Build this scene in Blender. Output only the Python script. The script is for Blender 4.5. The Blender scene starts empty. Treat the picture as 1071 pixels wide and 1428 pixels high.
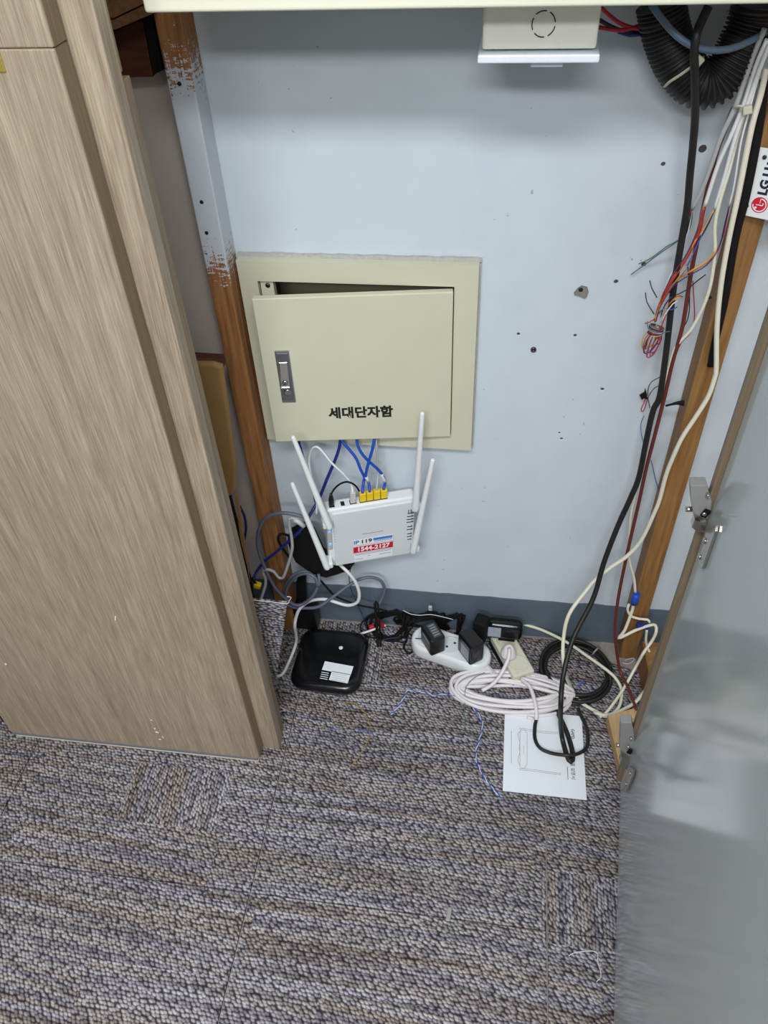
import bpy, bmesh, math, random
from mathutils import Vector, Matrix, Euler

# ---------------------------------------------------------------- camera, light, exposure
SC = bpy.context.scene
C = SC.collection
cam_d = bpy.data.cameras.new('camera')
cam = bpy.data.objects.new('camera', cam_d)
C.objects.link(cam)
cam_d.sensor_fit = 'VERTICAL'
cam_d.sensor_height = 36.0
cam_d.lens = 36.0 * 1109.7 / 1428.0
cam_d.clip_start = 0.02
cam.matrix_world = Matrix((
    (0.989874, -0.064959, 0.126213, 0.000000),
    (0.136136, 0.686269, -0.714494, -1.101907),
    (-0.040203, 0.724441, 0.688163, 1.400000),
    (0.000000, 0.000000, 0.000000, 1.000000)))
SC.camera = cam

world = bpy.data.worlds.new('world')
SC.world = world
world.use_nodes = True
wb = world.node_tree.nodes['Background']
wb.inputs['Color'].default_value = (0.94, 0.97, 1.0, 1)
wb.inputs['Strength'].default_value = 0.27

def area_light(name, loc, target, sx, sy, power, col):
    l = bpy.data.lights.new(name, 'AREA')
    l.shape = 'RECTANGLE'; l.size = sx; l.size_y = sy; l.energy = power; l.color = col
    o = bpy.data.objects.new(name, l); C.objects.link(o)
    o.location = loc
    o.rotation_euler = (Vector(target) - Vector(loc)).to_track_quat('-Z', 'Y').to_euler()
    return o
area_light('ceiling_lamp', (-0.02, -1.60, 2.36), (0.0, -1.2, 0.0), 1.2, 0.28, 35.0, (0.97, 0.99, 1.0))
area_light('ceiling_lamp_far', (-0.15, -2.85, 2.36), (0.0, -2.2, 0.0), 1.2, 0.28, 48.0, (0.97, 0.99, 1.0))

SC.view_settings.view_transform = 'Standard'
SC.view_settings.look = 'None'
SC.view_settings.exposure = 0.08
SC.view_settings.gamma = 1.0
SC.view_settings.use_curve_mapping = False

rnd = random.Random(7)

# ---------------------------------------------------------------- materials
def lin(c):
    return tuple(((v/255.0)/12.92 if v/255.0 <= 0.04045 else ((v/255.0+0.055)/1.055)**2.4) for v in c)

class NT:
    def __init__(self, m):
        self.t = m.node_tree
        self.b = self.t.nodes['Principled BSDF']
    def n(self, kind, **kw):
        x = self.t.nodes.new(kind)
        for k, v in kw.items():
            setattr(x, k, v)
        return x
    def l(self, a, b):
        self.t.links.new(a, b)
    def math(self, op, a, b=None, c=None):
        x = self.n('ShaderNodeMath', operation=op)
        for i, v in enumerate((a, b, c)):
            if v is None: continue
            if isinstance(v, (int, float)): x.inputs[i].default_value = v
            else: self.l(v, x.inputs[i])
        return x.outputs[0]
    def mix(self, f, a, b, blend='MIX'):
        x = self.n('ShaderNodeMix', data_type='RGBA', blend_type=blend)
        for s, v in ((x.inputs[0], f), (x.inputs[6], a), (x.inputs[7], b)):
            if isinstance(v, (int, float)): s.default_value = v
            elif isinstance(v, tuple): s.default_value = v if len(v) == 4 else v + (1,)
            else: self.l(v, s)
        return x.outputs[2]
    def ramp(self, f, stops, interp='LINEAR'):
        x = self.n('ShaderNodeValToRGB')
        x.color_ramp.interpolation = interp
        el = x.color_ramp.elements
        while len(el) < len(stops): el.new(0.5)
        for e, (p, c) in zip(el, stops):
            e.position = p
            e.color = c if len(c) == 4 else tuple(c) + (1,)
        self.l(f, x.inputs[0])
        return x.outputs[0]
    def pos(self, scale=(1, 1, 1), world=False):
        if world:
            o = self.n('ShaderNodeNewGeometry').outputs['Position']
        else:
            o = self.n('ShaderNodeTexCoord').outputs['Object']
        m = self.n('ShaderNodeMapping')
        m.inputs['Scale'].default_value = scale
        self.l(o, m.inputs[0])
        return m.outputs[0]
    def noise(self, vec, scale, detail=3, rough=0.5):
        x = self.n('ShaderNodeTexNoise')
        x.inputs['Scale'].default_value = scale
        x.inputs['Detail'].default_value = detail
        x.inputs['Roughness'].default_value = rough
        self.l(vec, x.inputs['Vector'])
        return x.outputs[0]
    def bump(self, h, strength, dist=0.002):
        x = self.n('ShaderNodeBump')
        x.inputs['Strength'].default_value = strength
        x.inputs['Distance'].default_value = dist
        self.l(h, x.inputs['Height'])
        self.l(x.outputs[0], self.b.inputs['Normal'])

def mat(name, rgb, rough=0.5, metal=0.0, var=None, bump=None, coat=0.0, spec=None):
    m = bpy.data.materials.new(name); m.use_nodes = True
    t = NT(m); c = lin(rgb)
    t.b.inputs['Roughness'].default_value = rough
    t.b.inputs['Metallic'].default_value = metal
    t.b.inputs['Base Color'].default_value = c + (1,)
    if spec is not None: t.b.inputs['Specular IOR Level'].default_value = spec
    if coat: t.b.inputs['Coat Weight'].default_value = coat; t.b.inputs['Coat Roughness'].default_value = 0.05
    if var is None: var = (60, 0.06)
    n = t.noise(t.pos(), var[0], 3)
    k = var[1]
    t.l(t.mix(n, tuple(v*(1-k) for v in c), tuple(min(1, v*(1+k)) for v in c)), t.b.inputs['Base Color'])
    if bump: t.bump(t.noise(t.pos(), bump[0], 3), bump[1], 0.001)
    return m

def wood_mat(name, dark, mid, light, scale=(260, 260, 7), rough=0.5, bump=0.15, wave=0.35):
    m = bpy.data.materials.new(name); m.use_nodes = True
    t = NT(m)
    fine = t.noise(t.pos(scale), 1.0, 4, 0.65)
    wide = t.noise(t.pos((scale[0]*0.10, scale[1]*0.10, scale[2]*0.16)), 1.0, 3, 0.5)
    f = t.math('ADD', t.math('MULTIPLY', fine, 1-wave), t.math('MULTIPLY', wide, wave))
    t.l(t.ramp(f, [(0.35, lin(dark)), (0.49, lin(mid)), (0.64, lin(light))]), t.b.inputs['Base Color'])
    t.b.inputs['Roughness'].default_value = rough
    t.bump(fine, bump, 0.0008)
    return m

def wall_mat():
    m = bpy.data.materials.new('painted_wall'); m.use_nodes = True
    t = NT(m)
    p = t.pos(world=True)
    a = t.noise(p, 5, 4, 0.6)
    col = t.ramp(a, [(0.3, lin((192, 203, 212))), (0.55, lin((200, 211, 219))), (0.8, lin((195, 206, 215)))])
    # small scuffs and dirty specks
    sp = t.noise(p, 95, 2, 0.5)
    reg = t.noise(p, 9, 2, 0.5)
    k = t.math('MULTIPLY', t.math('GREATER_THAN', sp, 0.72), t.math('GREATER_THAN', reg, 0.55))
    col = t.mix(t.math('MULTIPLY', k, 0.6), col, lin((132, 128, 124)))
    t.l(col, t.b.inputs['Base Color'])
    t.b.inputs['Roughness'].default_value = 0.62
    roll = t.noise(t.pos((1.0, 1.0, 1.6), world=True), 150, 4, 0.6)
    t.bump(roll, 0.16, 0.001)
    return m

def carpet_mat(name='carpet', wall=False):
    m = bpy.data.materials.new(name); m.use_nodes = True
    t = NT(m)
    sep = t.n('ShaderNodeSeparateXYZ')
    t.l(t.n('ShaderNodeNewGeometry').outputs['Position'], sep.inputs[0])
    x, y = sep.outputs[0], sep.outputs[2 if wall else 1]
    # quilted blocks, each with its own direction of the rows
    by = t.math('FLOOR', t.math('DIVIDE', t.math('ADD', y, 3.04), 0.115))
    off = t.n('ShaderNodeTexWhiteNoise', noise_dimensions='1D'); t.l(by, off.inputs['W'])
    bx = t.math('FLOOR', t.math('DIVIDE', t.math('ADD', t.math('ADD', x, 3.0), t.math('MULTIPLY', off.outputs['Value'], 0.3)), 0.19))
    blk = t.n('ShaderNodeTexWhiteNoise', noise_dimensions='2D')
    cb = t.n('ShaderNodeCombineXYZ'); t.l(bx, cb.inputs[0]); t.l(by, cb.inputs[1]); t.l(cb.outputs[0], blk.inputs['Vector'])
    turn = t.math('GREATER_THAN', blk.outputs['Value'], 0.86)
    lean = t.math('MULTIPLY', t.math('GREATER_THAN', blk.outputs['Value'], 0.62), t.math('LESS_THAN', blk.outputs['Value'], 0.86))
    inv = t.math('SUBTRACT', 1.0, turn)
    u = t.math('ADD', t.math('MULTIPLY', x, inv), t.math('MULTIPLY', y, turn))
    v = t.math('ADD', t.math('MULTIPLY', y, inv), t.math('MULTIPLY', x, turn))
    v = t.math('ADD', v, t.math('MULTIPLY', t.math('MULTIPLY', u, lean), 0.06))
    uu = t.math('ADD', t.math('MULTIPLY', u, 140.0), t.math('MULTIPLY', v, 90.0))
    vv = t.math('MULTIPLY', v, 175.0)
    c2 = t.n('ShaderNodeCombineXYZ'); t.l(uu, c2.inputs[0]); t.l(vv, c2.inputs[1])
    vor = t.n('ShaderNodeTexVoronoi', voronoi_dimensions='2D', feature='F1')
    vor.inputs['Scale'].default_value = 1.0; vor.inputs['Randomness'].default_value = 0.55
    t.l(c2.outputs[0], vor.inputs['Vector'])
    # the rows change yarn from one to the next
    rowv = t.math('ADD', t.math('MULTIPLY', v, 70.0), t.math('MULTIPLY', off.outputs['Value'], 9.0))
    cr = t.n('ShaderNodeCombineXYZ'); t.l(rowv, cr.inputs[1]); t.l(t.math('MULTIPLY', u, 3.0), cr.inputs[0])
    row = t.noise(cr.outputs[0], 1.0, 2, 0.6)
    sc = t.n('ShaderNodeSeparateColor'); t.l(vor.outputs['Color'], sc.inputs[0])
    f = t.math('ADD', t.math('MULTIPLY', sc.outputs[0], 0.34), t.math('MULTIPLY', row, 0.95))
    f = t.math('SUBTRACT', f, 0.13)
    col = t.ramp(f, [(0.12, lin((96, 92, 100))), (0.32, lin((132, 128, 134))), (0.5, lin((162, 159, 162))), (0.68, lin((190, 187, 188))), (0.9, lin((208, 207, 208)))])
    cr2 = t.n('ShaderNodeCombineXYZ'); t.l(t.math('MULTIPLY', v, 45.0), cr2.inputs[1]); t.l(t.math('MULTIPLY', u, 1.4), cr2.inputs[0])
    br = t.noise(cr2.outputs[0], 1.0, 2, 0.5)
    tint = t.ramp(br, [(0.38, lin((236, 234, 248))), (0.48, lin((240, 237, 238))), (0.60, lin((222, 208, 190)))])
    col = t.mix(0.75, col, tint, 'MULTIPLY')
    gap = t.ramp(vor.outputs['Distance'], [(0.25, (1, 1, 1)), (0.60, lin((104, 100, 110)))])  # shade between the loops, multiplied into the yarn colour
    col = t.mix(1.0, col, gap, 'MULTIPLY')
    t.l(col, t.b.inputs['Base Color'])
    t.b.inputs['Roughness'].default_value = 0.95
    t.b.inputs['Specular IOR Level'].default_value = 0.15
    t.bump(t.math('SUBTRACT', 1.0, vor.outputs['Distance']), 0.9, 0.003)
    return m

def stud_mat():
    # orange softwood, its upper part brushed over with wall paint
    m = bpy.data.materials.new('part_painted_stud'); m.use_nodes = True
    t = NT(m)
    fine = t.noise(t.pos((160, 160, 8), world=True), 1.0, 4, 0.6)
    wood = t.ramp(fine, [(0.3, lin((112, 74, 42))), (0.5, lin((150, 102, 58))), (0.75, lin((172, 124, 76)))])
    sep = t.n('ShaderNodeSeparateXYZ'); t.l(t.n('ShaderNodeNewGeometry').outputs['Position'], sep.inputs[0])
    z = sep.outputs[2]
    brush = t.noise(t.pos((70, 70, 260), world=True), 1.0, 3, 0.7)
    brush2 = t.noise(t.pos((420, 420, 20), world=True), 1.0, 2, 0.7)
    br = t.math('ADD', t.math('MULTIPLY', brush, 0.6), t.math('MULTIPLY', brush2, 0.4))
    low = t.math('MULTIPLY', t.math('SUBTRACT', z, 0.865), 9.0)      # 0 at the lower edge of the paint
    high = t.math('MULTIPLY', t.math('SUBTRACT', 1.125, z), 9.0)
    edge = t.math('MINIMUM', low, high)
    k = t.math('GREATER_THAN', t.math('ADD', edge, t.math('MULTIPLY', t.math('SUBTRACT', br, 0.5), 3.0)), 0.0)
    paint = lin((196, 203, 212))
    t.l(t.mix(k, wood, paint), t.b.inputs['Base Color'])
    t.b.inputs['Roughness'].default_value = 0.65
    t.bump(fine, 0.25, 0.001)
    return m

M = {}
M['wall'] = wall_mat()
M['carpet'] = carpet_mat()
M['carpet_up'] = carpet_mat('carpet_upright', True)
M['stud'] = stud_mat()
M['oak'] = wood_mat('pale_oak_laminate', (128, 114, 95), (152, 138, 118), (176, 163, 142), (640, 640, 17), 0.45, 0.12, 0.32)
M['oak_edge_shade'] = wood_mat('tan_edge_and_shade', (116, 100, 78), (130, 113, 90), (144, 126, 102), (300, 300, 8), 0.5, 0.1)  # tan edging, darkened so the colour carries the shade of side faces
M['pine'] = wood_mat('orange_pine', (112, 78, 40), (136, 98, 52), (154, 116, 68), (150, 150, 8), 0.6, 0.2)
M['pine_y'] = wood_mat('pale_pine', (170, 136, 92), (194, 160, 116), (208, 178, 136), (150, 8, 150), 0.6, 0.2)
M['beam'] = wood_mat('dark_beam', (92, 64, 34), (116, 84, 48), (132, 98, 58), (150, 8, 150), 0.65, 0.2)
M['darkwood'] = wood_mat('dark_brown_wood', (58, 30, 20), (78, 42, 26), (94, 54, 34), (20, 150, 150), 0.5, 0.2)
M['concrete'] = mat('bare_concrete', (150, 142, 136), 0.9, var=(120, 0.25), bump=(300, 0.5))
M['base'] = mat('baseboard_paint', (92, 105, 117), 0.5, var=(25, 0.14), bump=(150, 0.15))
M['shadewall'] = mat('old_wall', (196, 186, 178), 0.8, var=(8, 0.12), bump=(150, 0.15))
M['plaster'] = mat('raw_plaster', (126, 124, 118), 0.95, var=(300, 0.25), bump=(500, 0.6))
M['caulk'] = mat('caulk', (176, 176, 172), 0.8, var=(160, 0.25), bump=(260, 0.6))
M['cream'] = mat('cream_enamel', (202, 201, 178), 0.42, var=(14, 0.05))
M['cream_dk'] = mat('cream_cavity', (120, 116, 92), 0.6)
M['cream_up'] = mat('cream_upper', (226, 226, 206), 0.45, var=(14, 0.03))
M['pvc'] = mat('white_pvc', (226, 226, 214), 0.4)
M['pvc2'] = mat('blue_white_pvc', (222, 230, 238), 0.35)
M['ink'] = mat('black_ink', (22, 22, 26), 0.6)
M['navy'] = mat('navy_ink', (24, 26, 54), 0.6)
M['grey_ink'] = mat('grey_ink', (150, 152, 158), 0.7)
M['blue_ink'] = mat('blue_ink', (70, 120, 196), 0.6)
M['red_ink'] = mat('red_ink', (200, 24, 44), 0.5)
M['white_ink'] = mat('white_ink', (240, 240, 242), 0.5)
M['chrome'] = mat('chrome', (190, 190, 194), 0.18, 1.0)
M['nickel'] = mat('nickel', (196, 190, 182), 0.28, 1.0, bump=(200, 0.1))
M['lock_grey'] = mat('brushed_lock_grey', (134, 138, 144), 0.35, 0.8)
M['steel_dk'] = mat('dark_steel', (90, 92, 96), 0.4, 1.0)
M['black'] = mat('black_plastic', (20, 20, 22), 0.35, var=(40, 0.2))
M['black_gl'] = mat('black_gloss', (16, 17, 20), 0.16, var=(40, 0.2))
M['black_mt'] = mat('black_matte', (20, 19, 19), 0.75, var=(80, 0.3), spec=0.2)
M['rubber'] = mat('black_rubber', (26, 25, 24), 0.5, var=(80, 0.25))
M['wplastic'] = mat('white_plastic', (226, 230, 232), 0.32, var=(20, 0.02))
M['wplastic2'] = mat('router_face', (212, 218, 220), 0.45, var=(20, 0.02))
M['rosy_white'] = mat('white_rubber_cable', (226, 220, 224), 0.45, var=(40, 0.05))
M['ivory'] = mat('ivory_cable', (220, 218, 200), 0.45, var=(40, 0.06))
M['cream_pl'] = mat('cream_plastic', (214, 212, 192), 0.4)
M['white_cable'] = mat('white_cable', (222, 224, 226), 0.45, var=(40, 0.05))
M['grey_cable'] = mat('grey_cable', (96, 100, 116), 0.45, var=(40, 0.1))
M['grey_lt'] = mat('light_grey_cable', (170, 172, 174), 0.5, var=(40, 0.1))
M['blue_cable'] = mat('blue_cable', (22, 74, 178), 0.4, var=(40, 0.1))
M['blue_dk'] = mat('dark_blue_cable', (28, 40, 122), 0.4, var=(40, 0.1))
M['brown_cable'] = mat('brown_cable', (98, 40, 34), 0.45, var=(40, 0.12))
M['red_w'] = mat('red_wire', (176, 28, 42), 0.4)
M['orange_w'] = mat('orange_wire', (176, 82, 40), 0.4)
M['yellow_w'] = mat('yellow_wire', (204, 166, 64), 0.4)
M['green_w'] = mat('green_wire', (74, 128, 100), 0.4)
M['teal_w'] = mat('blue_grey_wire', (86, 110, 130), 0.4)
M['blue_w'] = mat('blue_wire', (44, 96, 190), 0.4)
M['navy_w'] = mat('navy_wire', (30, 32, 84), 0.4)
M['purple_w'] = mat('purple_wire', (96, 36, 90), 0.4)
M['black_w'] = mat('black_wire', (26, 26, 34), 0.4)
M['white_w'] = mat('white_wire', (216, 218, 222), 0.4)
M['hole'] = mat('hole_shade', (70, 64, 60), 0.9)  # dark grey for the shade inside drilled holes
M['mustard'] = mat('mustard_wire', (170, 132, 60), 0.5)
M['yplug'] = mat('yellow_plug', (232, 200, 30), 0.35)
M['boot'] = mat('clear_grey_boot', (188, 190, 190), 0.3)
M['tie'] = mat('nylon_tie', (196, 192, 172), 0.4)
M['paper'] = mat('paper', (230, 236, 242), 0.7, var=(30, 0.02))
M['label_dk'] = mat('dark_label', (74, 78, 84), 0.4, var=(300, 0.5))
M['label_gr'] = mat('grey_label', (150, 158, 172), 0.4, var=(300, 0.3))
M['kraft'] = mat('kraft_cover', (150, 116, 70), 0.75, var=(20, 0.12), bump=(90, 0.2))
M['led'] = mat('led_window', (176, 178, 176), 0.3)
M['brass'] = mat('brass', (206, 186, 96), 0.35, 0.8)
M['plinth'] = mat('plinth_grey', (112, 114, 124), 0.6)
M['pale_strip'] = mat('pale_strip', (196, 190, 172), 0.6, var=(50, 0.25))
M['clip'] = mat('translucent_clip', (150, 150, 148), 0.35)

def door_mat():
    m = bpy.data.materials.new('glossy_grey_laminate'); m.use_nodes = True
    t = NT(m)
    c = lin((194, 203, 206))
    n = t.noise(t.pos(), 3.0, 3)
    t.l(t.mix(n, tuple(v*0.95 for v in c), tuple(v*1.04 for v in c)), t.b.inputs['Base Color'])
    t.b.inputs['Roughness'].default_value = 0.13
    t.b.inputs['Specular IOR Level'].default_value = 0.6
    return m
M['door'] = door_mat()

def led_mat():
    m = bpy.data.materials.new('lit_blue_led'); m.use_nodes = True
    t = NT(m)
    t.b.inputs['Base Color'].default_value = lin((120, 180, 240)) + (1,)
    t.b.inputs['Emission Color'].default_value = lin((90, 160, 240)) + (1,)
    t.b.inputs['Emission Strength'].default_value = 0.8
    return m
M['led_on'] = led_mat()

# ---------------------------------------------------------------- mesh helpers
class MB:
    """collects shapes, then links them as ONE mesh object"""
    def __init__(self):
        self.bm = bmesh.new()
    def box(self, c, s, rot=None, bev=0.0, seg=2):
        r = bmesh.ops.create_cube(self.bm, size=1.0)
        vs = r['verts']
        mt = Matrix.Diagonal((s[0], s[1], s[2], 1))
        bmesh.ops.transform(self.bm, matrix=mt, verts=vs)
        if bev > 0:
            es = list({e for v in vs for e in v.link_edges})
            q = bmesh.ops.bevel(self.bm, geom=es, offset=bev, segments=seg, profile=0.5, affect='EDGES')
            vs = list({v for f in q['faces'] for v in f.verts} | {v for v in vs if v.is_valid})
        R = Matrix.Translation(c) @ (rot.to_4x4() if rot is not None else Matrix())
        bmesh.ops.transform(self.bm, matrix=R, verts=vs)
        return self
    def prism(self, pts, vec, bev=0.0):
        """closed outline extruded along vec"""
        vec = Vector(vec)
        a = [self.bm.verts.new(Vector(p)) for p in pts]
        b = [self.bm.verts.new(Vector(p) + vec) for p in pts]
        n = len(pts)
        fs = [self.bm.faces.new(a), self.bm.faces.new(list(reversed(b)))]
        for i in range(n):
            fs.append(self.bm.faces.new([a[(i+1) % n], a[i], b[i], b[(i+1) % n]]))
        bmesh.ops.recalc_face_normals(self.bm, faces=fs)
        if bev > 0:
            es = list({e for f in fs[:2] for e in f.edges})
            bmesh.ops.bevel(self.bm, geom=es, offset=bev, segments=2, profile=0.5, affect='EDGES')
        return self
    def tube(self, path, r, seg=8, closed=False, flat=None, cap=True):
        """r: radius or list of radii; flat=(a, b) squashes the section"""
        n = len(path); P = [Vector(p) for p in path]
        rs = r if isinstance(r, (list, tuple)) else [r]*n
        T = []
        for i in range(n):
            a = P[(i-1) % n] if (closed or i > 0) else P[i]
            b = P[(i+1) % n] if (closed or i < n-1) else P[i]
            d = b - a
            T.append(d.normalized() if d.length > 1e-9 else Vector((0, 0, 1)))
        up = Vector((0, 0, 1)) if abs(T[0].z) < 0.9 else Vector((0, 1, 0))
        N = T[0].cross(up).normalized()
        rings = []
        for i in range(n):
            N = (N - T[i]*N.dot(T[i]))
            N = N.normalized() if N.length > 1e-6 else T[i].orthogonal().normalized()
            B = T[i].cross(N)
            fa, fb = flat if flat else (1, 1)
            rings.append([self.bm.verts.new(P[i] + (N*math.cos(2*math.pi*k/seg)*fa + B*math.sin(2*math.pi*k/seg)*fb)*rs[i]) for k in range(seg)])
        m = n if closed else n-1
        for i in range(m):
            A, Bq = rings[i], rings[(i+1) % n]
            for k in range(seg):
                f = self.bm.faces.new([A[k], A[(k+1) % seg], Bq[(k+1) % seg], Bq[k]]); f.smooth = True
        if cap and not closed:
            self.bm.faces.new(list(reversed(rings[0]))); self.bm.faces.new(rings[-1])
        return self
    def lathe(self, prof, loc=(0, 0, 0), rot=None, seg=20):
        """profile [(r, z)...] spun about z"""
        R = Matrix.Translation(loc) @ (rot.to_4x4() if rot is not None else Matrix())
        rings = []
        for (r, z) in prof:
            rings.append([self.bm.verts.new(R @ Vector((r*math.cos(2*math.pi*k/seg), r*math.sin(2*math.pi*k/seg), z))) for k in range(seg)])
        for A, Bq in zip(rings, rings[1:]):
            for k in range(seg):
                f = self.bm.faces.new([A[k], A[(k+1) % seg], Bq[(k+1) % seg], Bq[k]]); f.smooth = True
        self.bm.faces.new(list(reversed(rings[0]))); self.bm.faces.new(rings[-1])
        return self
    def xf(self, m):
        bmesh.ops.transform(self.bm, matrix=m, verts=self.bm.verts[:])
        return self
    def build(self, name, m, parent=None, smooth=False):
        me = bpy.data.meshes.new(name)
        bmesh.ops.recalc_face_normals(self.bm, faces=self.bm.faces[:])
        if smooth:
            for f in self.bm.faces: f.smooth = True
        self.bm.to_mesh(me); self.bm.free()
        me.materials.append(m)
        o = bpy.data.objects.new(name, me); C.objects.link(o)
        if parent is not None: o.parent = parent
        return o

def spline(pts, step=0.006, closed=False):
    P = [Vector(p) for p in pts]; n = len(P); out = []
    m = n if closed else n-1
    for i in range(m):
        p1, p2 = P[i], P[(i+1) % n]
        p0 = P[(i-1) % n] if (closed or i > 0) else p1*2 - p2
        p3 = P[(i+2) % n] if (closed or i < n-2) else p2*2 - p1
        k = max(2, min(40, int((p2-p1).length/step)))
        for j in range(k):
            t = j/k
            out.append(0.5*((2*p1) + (p2-p0)*t + (2*p0-5*p1+4*p2-p3)*t*t + (3*p1-p0-3*p2+p3)*t**3))
    if not closed: out.append(P[-1])
    return out

def tag(o, label=None, cat=None, group=None, kind=None):
    if label: o['label'] = label
    if cat: o['category'] = cat
    if group: o['group'] = group
    if kind: o['kind'] = kind
    return o

def thing(name, loc, label, cat, rot=None, group=None):
    o = bpy.data.objects.new(name, None); C.objects.link(o)
    o.location = loc
    if rot is not None: o.rotation_euler = rot
    o.empty_display_size = 0.05
    return tag(o, label, cat, group)

def cable(name, pts, r, m, label=None, cat='cable', group=None, parent=None, seg=8, flat=None, step=0.006, closed=False):
    o = MB().tube(spline(pts, step, closed), r, seg, closed, flat).build(name, m, parent)
    if parent is None: tag(o, label, cat, group)
    elif label: o['label'] = label
    return o

def text(name, body, size, m, parent, mtx, bold=0.0, depth=0.0003, align='CENTER', sx=1.0):
    cu = bpy.data.curves.new(name, 'FONT')
    cu.body = body; cu.size = size; cu.extrude = depth; cu.offset = bold
    cu.align_x = align; cu.align_y = 'CENTER'; cu.resolution_u = 3
    tmp = bpy.data.objects.new('tmp_text', cu); C.objects.link(tmp)
    bpy.context.view_layer.update()
    me = bpy.data.meshes.new_from_object(tmp.evaluated_get(bpy.context.evaluated_depsgraph_get()))
    bpy.data.objects.remove(tmp); bpy.data.curves.remove(cu)
    me.transform(mtx @ Matrix.Diagonal((sx, 1, 1, 1)))
    me.name = name
    me.materials.clear(); me.materials.append(m)
    o = bpy.data.objects.new(name, me); C.objects.link(o); o.parent = parent
    return o

def frame(o, ux, uy):
    """matrix with local x along ux and local y along uy (for lettering)"""
    ux = Vector(ux).normalized(); uy = Vector(uy).normalized(); uz = ux.cross(uy)
    m = Matrix((ux, uy, uz)).transposed().to_4x4(); m.translation = Vector(o)
    return m

RZ = lambda a: Matrix.Rotation(math.radians(a), 3, 'Z')
RX = lambda a: Matrix.Rotation(math.radians(a), 3, 'X')
RY = lambda a: Matrix.Rotation(math.radians(a), 3, 'Y')

# ---------------------------------------------------------------- the setting
def wall_with_holes():
    o = MB().box((-0.125, 0.05, 1.2), (1.95, 0.10, 2.44)).build('wall_back', M['wall'])
    cut = MB()
    cut.box((-0.218, 0.03, 0.6905), (0.302, 0.13, 0.279))
    rx = RX(90)
    for (x, y, r) in HOLES:
        p = x
        cut.lathe([(r, -0.02), (r, 0.02)], (p[0], 0.0, p[2]), rx, 10)
    # broken plaster: a shallow ragged pit
    cp = PLASTER
    cut.prism([(p[0], -0.01, p[2]) for p in cp], (0, 0.0135, 0))
    c = cut.build('cutter', M['wall'])
    md = o.modifiers.new('cut', 'BOOLEAN'); md.operation = 'DIFFERENCE'; md.object = c; md.solver = 'EXACT'
    bpy.context.view_layer.update()
    me = bpy.data.meshes.new_from_object(o.evaluated_get(bpy.context.evaluated_depsgraph_get()))
    old = o.data; o.modifiers.clear(); o.data = me; bpy.data.meshes.remove(old)
    bpy.data.objects.remove(c)
    me.name = 'wall_back'
    me.materials.clear(); me.materials.append(M['wall'])
    tag(o, kind='structure')
    # the raw patch at the bottom of the pit, with a drilled plug hole
    ptch = MB()
    ptch.prism([(p[0], 0.0024, p[2]) for p in cp], (0, 0.001, 0))
    ptch.build('plaster_patch', M['plaster'], o)
    hx, hz = PLASTER_HOLE[0], PLASTER_HOLE[2]
    MB().lathe([(0.0033, 0), (0.0033, 0.0006), (0.0022, 0.0006)], (hx, 0.0023, hz), RX(90), 12).build('plug_hole', M['ink'], o)
    for (x, y, r) in HOLES:
        MB().lathe([(r*0.97, 0), (r*0.97, 0.002)], (x[0], 0.0045, x[2]), RX(90), 10).build('drill_hole_shade', M['hole'], o)  # dark disc set in each hole, its colour stands in for shade
    # one wall plug still sits in its hole
    w = WALL_PLUG
    MB().lathe([(0.0044, 0), (0.0044, 0.003), (0.003, 0.0036), (0.0016, 0.0016)], (w[0], 0.0, w[2]), RX(90), 12).build('wall_plug', M['steel_dk'], o)
    return o

HOLES = [(p, 0, r) for p, r in zip([(0.1661,0,0.8329),(0.0328,0,0.7407),(0.119,0,0.7418),(0.174,0,0.6451),(0.1159,0,0.5521),(0.1208,0,0.54),(0.2451,0,1.0192),(0.2,0,0.9999),(0.2005,0,0.8605),(0.3387,0,0.4791),(0.2448,0,0.7321)],
         (0.0036, 0.003, 0.003, 0.0033, 0.0025, 0.003, 0.0055, 0.0032, 0.004, 0.002, 0.0022))]
PLASTER = [(0.1081,0,0.8139),(0.1133,0,0.8221),(0.118,0,0.8257),(0.1265,0,0.8237),(0.1298,0,0.8146),(0.1279,0,0.8052),(0.1251,0,0.8028),(0.1174,0,0.806),(0.1098,0,0.8081)]
PLASTER_HOLE = (0.118,0,0.8177)
WALL_PLUG = (0.0582,0,0.7148)
wall = wall_with_holes()

floor = tag(MB().box((-0.125, -1.5, -0.03), (1.95, 3.2, 0.048)).build('floor', M['concrete']), kind='structure')
# carpet tiles, half a metre square, with fine open seams
XS = [-1.10, -0.856, -0.356, 0.144, 0.644, 0.86]
YS = [-2.1, -1.607, -1.107, -0.607, -0.107]
G = 0.0013
for i in range(len(XS)-1):
    for j in range(len(YS)-1):
        x0, x1, y0, y1 = XS[i]+G, XS[i+1]-G, YS[j]+G, YS[j+1]-G
        MB().box(((x0+x1)/2, (y0+y1)/2, -0.003), (x1-x0, y1-y0, 0.006)).build('carpet_tile', M['carpet'], floor)
    # cut row along the wall: it stops short of it
    x0, x1 = XS[i]+G, XS[i+1]-G
    if x0 < 0.14 and x1 > -1.0:
        n = 14
        back = [(x1+(x0-x1)*k/n, -0.012+rnd.uniform(-0.003, 0.003), -0.006) for k in range(n+1)]
        MB().prism([(x0, YS[-1]+G, -0.006), (x1, YS[-1]+G, -0.006)] + back, (0, 0, 0.006)).build('carpet_tile', M['carpet'], floor)
    elif x0 < 0.2:
        MB().prism([(x0, YS[-1]+G, -0.006), (0.62, YS[-1]+G, -0.006), (0.62, -0.085, -0.006), (0.33, -0.075, -0.006), (0.285, -0.06, -0.006), (0.24, -0.028, -0.006), (0.2, -0.014, -0.006), (x0, -0.012, -0.006)],
                   (0, 0, 0.006)).build('carpet_tile', M['carpet'], floor)

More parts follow.
